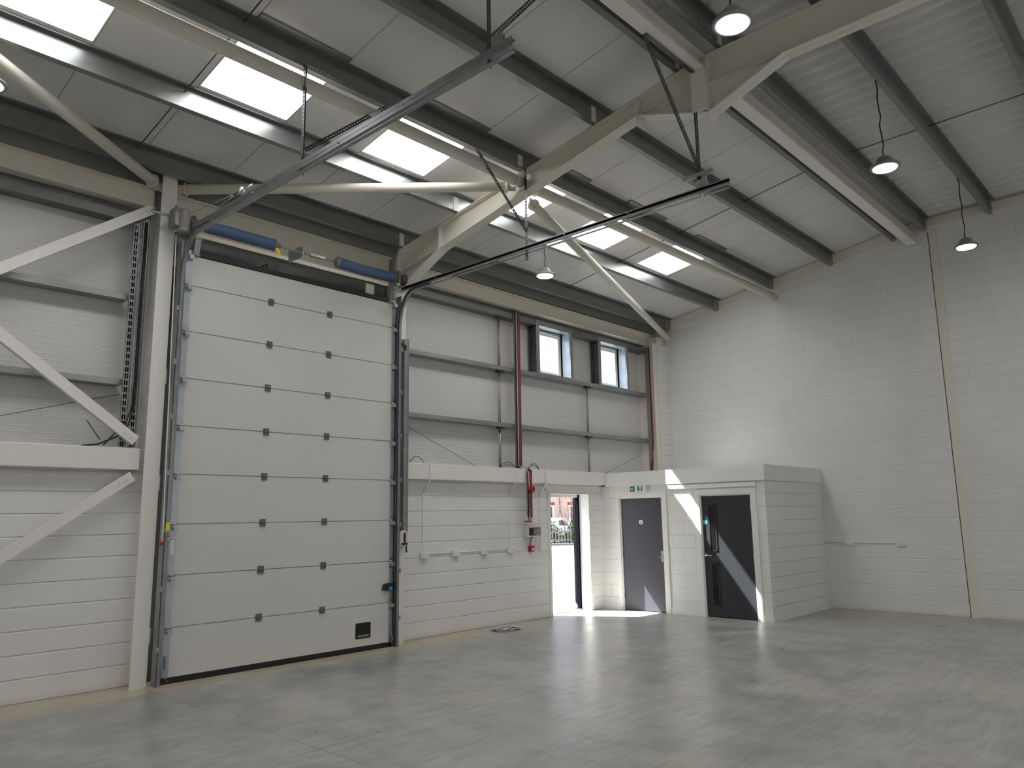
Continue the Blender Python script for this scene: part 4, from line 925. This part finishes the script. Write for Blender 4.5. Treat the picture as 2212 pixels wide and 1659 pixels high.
# ================================================================== LAMPS
def lamp(x, y, z_, zt, label, proto=[]):
    if not proto:
        o = thing('high_bay_lamp', (x, y, z_), label, 'ceiling lamp', 'round high bay lamps hanging from the purlins')
        MB().lathe((x, y, z_), [(.118, .002), (.148, -.004), (.156, .008), (.152, .026), (.13, .04), (.09, .05), (.085, .095), (.062, .122), (.03, .135)], 36).build('body', 'motor', o)
        MB().lathe((x, y, z_-.014), [(.004, -.004), (.09, -.004), (.118, .004), (.124, .014)], 36).build('diffuser', 'led', o)
        b = MB(); b.tube([(x+.022*math.cos(a), y, z_+.152+.022*math.sin(a)) for a in [2*PI*k/14 for k in range(15)]], .004, 6); b.build('hook', 'galvd', o)
        h = zt-z_; pts = [(x+.012*math.sin(i*1.7), y+.01*math.cos(i*2.3), z_+.17+(h-.17)*i/8) for i in range(9)]
        MB().tube(pts, .007, 8).build('suspension_cable', 'blackc', o)
        proto.append((o, h)); return o
    o, h = proto[0]; r = dup(o, (x, y, z_), label)
    for c in kids(r):
        if c.name.startswith('suspension'): c.scale.z = (zt-z_)/h
    return r
zA = zs(-6.44)-.222
lamp(6.76, -6.44, 5.44, zA, 'round high bay lamp over the corrugated half, left of the two at the right')
lamp(10.33, -6.44, 5.44, zA, 'round high bay lamp nearest the right block wall')
lamp(3.19, -6.44, 5.40, zA, 'large bright high bay lamp at the top of the view above the rafter')
lamp(6.82, -1.44, 5.37, zs(-1.5)-.222, 'round high bay lamp hanging in front of the windows bay by the right door track')
lamp(-.53, -1.44, 5.42, zs(-1.5)-.222, 'round high bay lamp cut by the left edge of the view')
lamp(-.40, -6.44, 5.42, zA, 'round high bay lamp added unseen above the camera for fill light'); lamp(-4.0, -6.44, 5.42, zA, 'round high bay lamp added unseen left of the camera for fill light')  # these and the rear ones: unseen lamps added for their light
lamp(3.19, -10.6, 5.42, zA, 'round high bay fill lamp added unseen behind the camera to the right'); lamp(-4.0, -10.6, 5.42, zA, 'round high bay fill lamp added unseen behind the camera to the left'); lamp(10.33, -10.6, 5.42, zA, 'round high bay fill lamp added unseen in the back right corner')

# papers on the floor
o = thing('newspaper', (6.88, -.42, 0), 'crumpled newspaper lying on the floor by the front wall', 'newspaper')
b = MB(); n = 9
for layer in range(3):
    vs = []
    for i in range(n+1):
        for j in range(n+1):
            u, v = i/n-.5, j/n-.5
            vs.append((6.88+u*.42+.03*layer, -.43+v*.30+.02*layer, .006+layer*.012+.018*max(0, math.sin(u*7+layer)+math.cos(v*9+layer*2))*.6))
    f = [(i*(n+1)+j, (i+1)*(n+1)+j, (i+1)*(n+1)+j+1, i*(n+1)+j+1) for i in range(n) for j in range(n)]
    vb = [(x, y, z-.003) for x, y, z in vs]; N_ = len(vs)
    b.add(vs+vb, f+[tuple(reversed([k+N_ for k in q])) for q in f])
b.build('sheets', 'paper', o)
b = MB()
for k in range(7): b.box(6.72+.045*k, 6.735+.045*k, -.52+.02*(k % 3), -.36, .047, .0485)
b.build('dark_print', 'dblk', o)

# ================================================================== OUTSIDE
struct(MB().box(-60, 70, .34, 90, -.14, -.02).build('yard_ground', 'yard'))
OC = Vector((33.2, 21.2, 0)); vdir = Vector((.760, .650, 0)); udir = Vector((.650, -.760, 0))
def L(u, v, z): return OC + udir*u + vdir*v + Vector((0, 0, z))
def obox(b, u0, u1, v0, v1, z0, z1):
    b.add([L(u0,v0,z0), L(u1,v0,z0), L(u1,v1,z0), L(u0,v1,z0), L(u0,v0,z1), L(u1,v0,z1), L(u1,v1,z1), L(u0,v1,z1)], [(0,3,2,1),(4,5,6,7),(0,1,5,4),(1,2,6,5),(2,3,7,6),(3,0,4,7)]); return b
b = MB(); obox(b, -12, 12, -.15, .15, -.02, .10); b.build('kerb', 'kerb', origin=L(0, 0, 0), tags=('dark kerb line along the far side of the yard', 'kerb'))
b = MB(); obox(b, -12, 12, -1.6, -1.1, -.02, -.005); b.build('drain_channel', 'kerb', origin=L(0, -1.3, -.02), tags=('dark drain line across the bright yard', 'drain'))
o = thing('picket_fence', L(0, .6, 0), 'weathered wooden picket fence beyond the yard', 'fence')
u = -5.9
while u < 1.5:
    b = MB(); w_ = .038
    vs = [L(u-w_, .6, .05), L(u+w_, .6, .05), L(u+w_, .6, .98), L(u, .6, 1.06), L(u-w_, .6, .98)]; b.prism(vs, None, tuple(vdir*.03)); b.build('picket', 'fence', o); u += .18
b = MB(); obox(b, -6.1, 1.55, .63, .68, .25, .33); obox(b, -6.1, 1.55, .63, .68, .72, .80); b.build('rail', 'fence', o)
def bush(u0, u1, v0, v1, z0, z1, n, label, m_='leaf', s_=.09):
    o = thing('hedge', L((u0+u1)/2, (v0+v1)/2, 0), label, 'hedge'); b = MB()
    for k in range(n):
        a, r_ = random.random()*2*PI, math.sqrt(random.random())
        zz_ = random.random(); rr = math.sqrt(max(.05, 1-(zz_*.9)**3))
        c_ = L((u0+u1)/2+(u1-u0)/2*r_*rr*math.cos(a), (v0+v1)/2+(v1-v0)/2*r_*rr*math.sin(a), z0+(z1-z0)*zz_)
        d1 = Vector((random.uniform(-1, 1), random.uniform(-1, 1), random.uniform(-.6, .6))).normalized(); d2 = d1.cross(Vector((random.uniform(-1, 1), random.uniform(-1, 1), 1))).normalized()
        q = s_*random.uniform(.6, 1.3)
        b.add([c_-d1*q, c_+d2*q*.5, c_+d1*q, c_-d2*q*.5], [(0, 1, 2, 3)])
    b.build('foliage', m_, o); return o
bush(-3.9, .95, 1.2, 2.6, .3, 1.7, 3000, 'leafy green hedge behind the picket fence at the left'); bush(1.35, 3.2, 1.0, 2.2, 0, 1.75, 1500, 'leafy green hedge at the right end of the picket fence'); bush(-5, 1.9, .8, 1.15, .05, .95, 3200, 'low green growth at the foot of the picket fence')
o = thing('bare_shrub', L(1.6, 3.4, 0), 'bare twiggy shrub rising above the hedge by the door leaf', 'shrub'); b = MB()
for k in range(26):
    p = L(1.6+random.uniform(-.3, .3), 3.4+random.uniform(-.3, .3), 0); q = p+Vector((random.uniform(-.9, .9), random.uniform(-.9, .9), random.uniform(2.2, 3.6))); mid = (p+q)/2+Vector((random.uniform(-.2, .2), 0, 0)); b.tube([p, mid, q], .012, 5)
    for s__ in range(3): w0 = mid.lerp(q, random.random()); b.tube([w0, w0+Vector((random.uniform(-.5, .5), random.uniform(-.5, .5), random.uniform(.2, .5)))], .007, 4)
b.build('branches', 'twig', o)
# van
o = thing('parked_van', L(.2, 6, 0), 'white van parked behind the hedge', 'van')
MB().prism([L(-2.6, 5, .35), L(2.3, 5, .35), L(2.3, 5, 1.1), L(1.65, 5, 1.2), L(1.2, 5, 1.58), L(-2.4, 5, 1.62), L(-2.6, 5, 1.4)], None, tuple(vdir*1.8)).build('body', 'van', o, bevel=.04)
MB().prism([L(.87, 4.98, 1.1), L(1.42, 4.98, 1.1), L(1.12, 4.98, 1.42), L(.87, 4.98, 1.42)], None, tuple(vdir*.03)).build('side_window', 'glassd', o)
for uu in (-1.1, 1.5): MB().cyl(L(uu, 4.97, .35), L(uu, 5.2, .35), .34, 24).build('wheel', 'tyre', o)
# brick building
o = thing('brick_building', L(0, 14, 0), 'pale red brick building beyond the hedge with white framed windows', 'building')
zb = -.0
b = MB(); obox(b, -14, 14, 12, 22, 0, 8); w_ = b.build('wall', 'brick', o, origin=L(0, 12, 0))
w_.data.transform(Matrix.Rotation(math.atan2(.760, .650), 4, 'Z')); w_.rotation_euler = (0, 0, -math.atan2(.760, .650))
for uu in (.08, 2.3, 4.6, -2.2):
    b = MB(); obox(b, uu-.55, uu+.55, 11.93, 12.02, 1.2, 2.5); fr = b.build('window_frame', 'upvc', o)
    b = MB(); obox(b, uu-.43, uu+.43, 11.90, 11.94, 1.32, 2.40); b.build('window_pane', 'glassd', fr)
    b = MB(); 
    for k in range(11): obox(b, uu-.61+k*.112, uu-.61+k*.112+.085, 11.94, 12.01, 2.52, 2.72)
    b.build('lintel', 'soldier', o)
b = MB(); b.tube([L(1.08, 11.85, 5.5), L(1.08, 11.85, 2.0)], .035, 8); b.tube([L(1.08, 11.85, 2.03), L(.95, 11.85, 1.8), L(.93, 11.85, 1.5)], .022, 6); b.tube([L(1.08, 11.85, 2.03), L(1.21, 11.85, 1.8), L(1.23, 11.85, 1.5)], .022, 6); b.build('downpipe', 'twig', o)

# ================================================================== LIGHT
w = bpy.data.worlds.new('sky'); SC.world = w; w.use_nodes = True; nt = w.node_tree; bg = nt.nodes['Background']
DIR = Vector((.53, -1., -1.38)).normalized()
try:
    sk = nt.nodes.new('ShaderNodeTexSky'); sk.sky_type = 'NISHITA'; sk.sun_disc = False; sk.sun_elevation = math.asin(-DIR.z); sk.sun_rotation = math.atan2(-DIR.x, -DIR.y); sk.dust_density = 2.
    mixn = nt.nodes.new('ShaderNodeMix'); mixn.data_type = 'RGBA'; mixn.inputs[0].default_value = .45; mixn.inputs[7].default_value = (5., 5.2, 5.5, 1)
    nt.links.new(sk.outputs[0], mixn.inputs[6]); nt.links.new(mixn.outputs[2], bg.inputs[0]); bg.inputs[1].default_value = .34
except Exception:
    bg.inputs[0].default_value = (.8, .9, 1, 1); bg.inputs[1].default_value = 2.
sl_ = bpy.data.lights.new('sun', 'SUN'); sl_.energy = 33.; sl_.angle = math.radians(.6); sl_.color = (1, .97, .93)
so = bpy.data.objects.new('sun', sl_); COL.objects.link(so); so.location = (8, 10, 15); so.rotation_euler = DIR.to_track_quat('-Z', 'Y').to_euler()

vs_ = SC.view_settings; vs_.view_transform = 'Standard'; vs_.look = 'None'; vs_.gamma = 1; vs_.exposure = .2; vs_.use_curve_mapping = False
SC.cycles.max_bounces = 10; SC.cycles.diffuse_bounces = 7; SC.cycles.glossy_bounces = 4; SC.cycles.transparent_max_bounces = 8
SC.cycles.sample_clamp_indirect = 8.
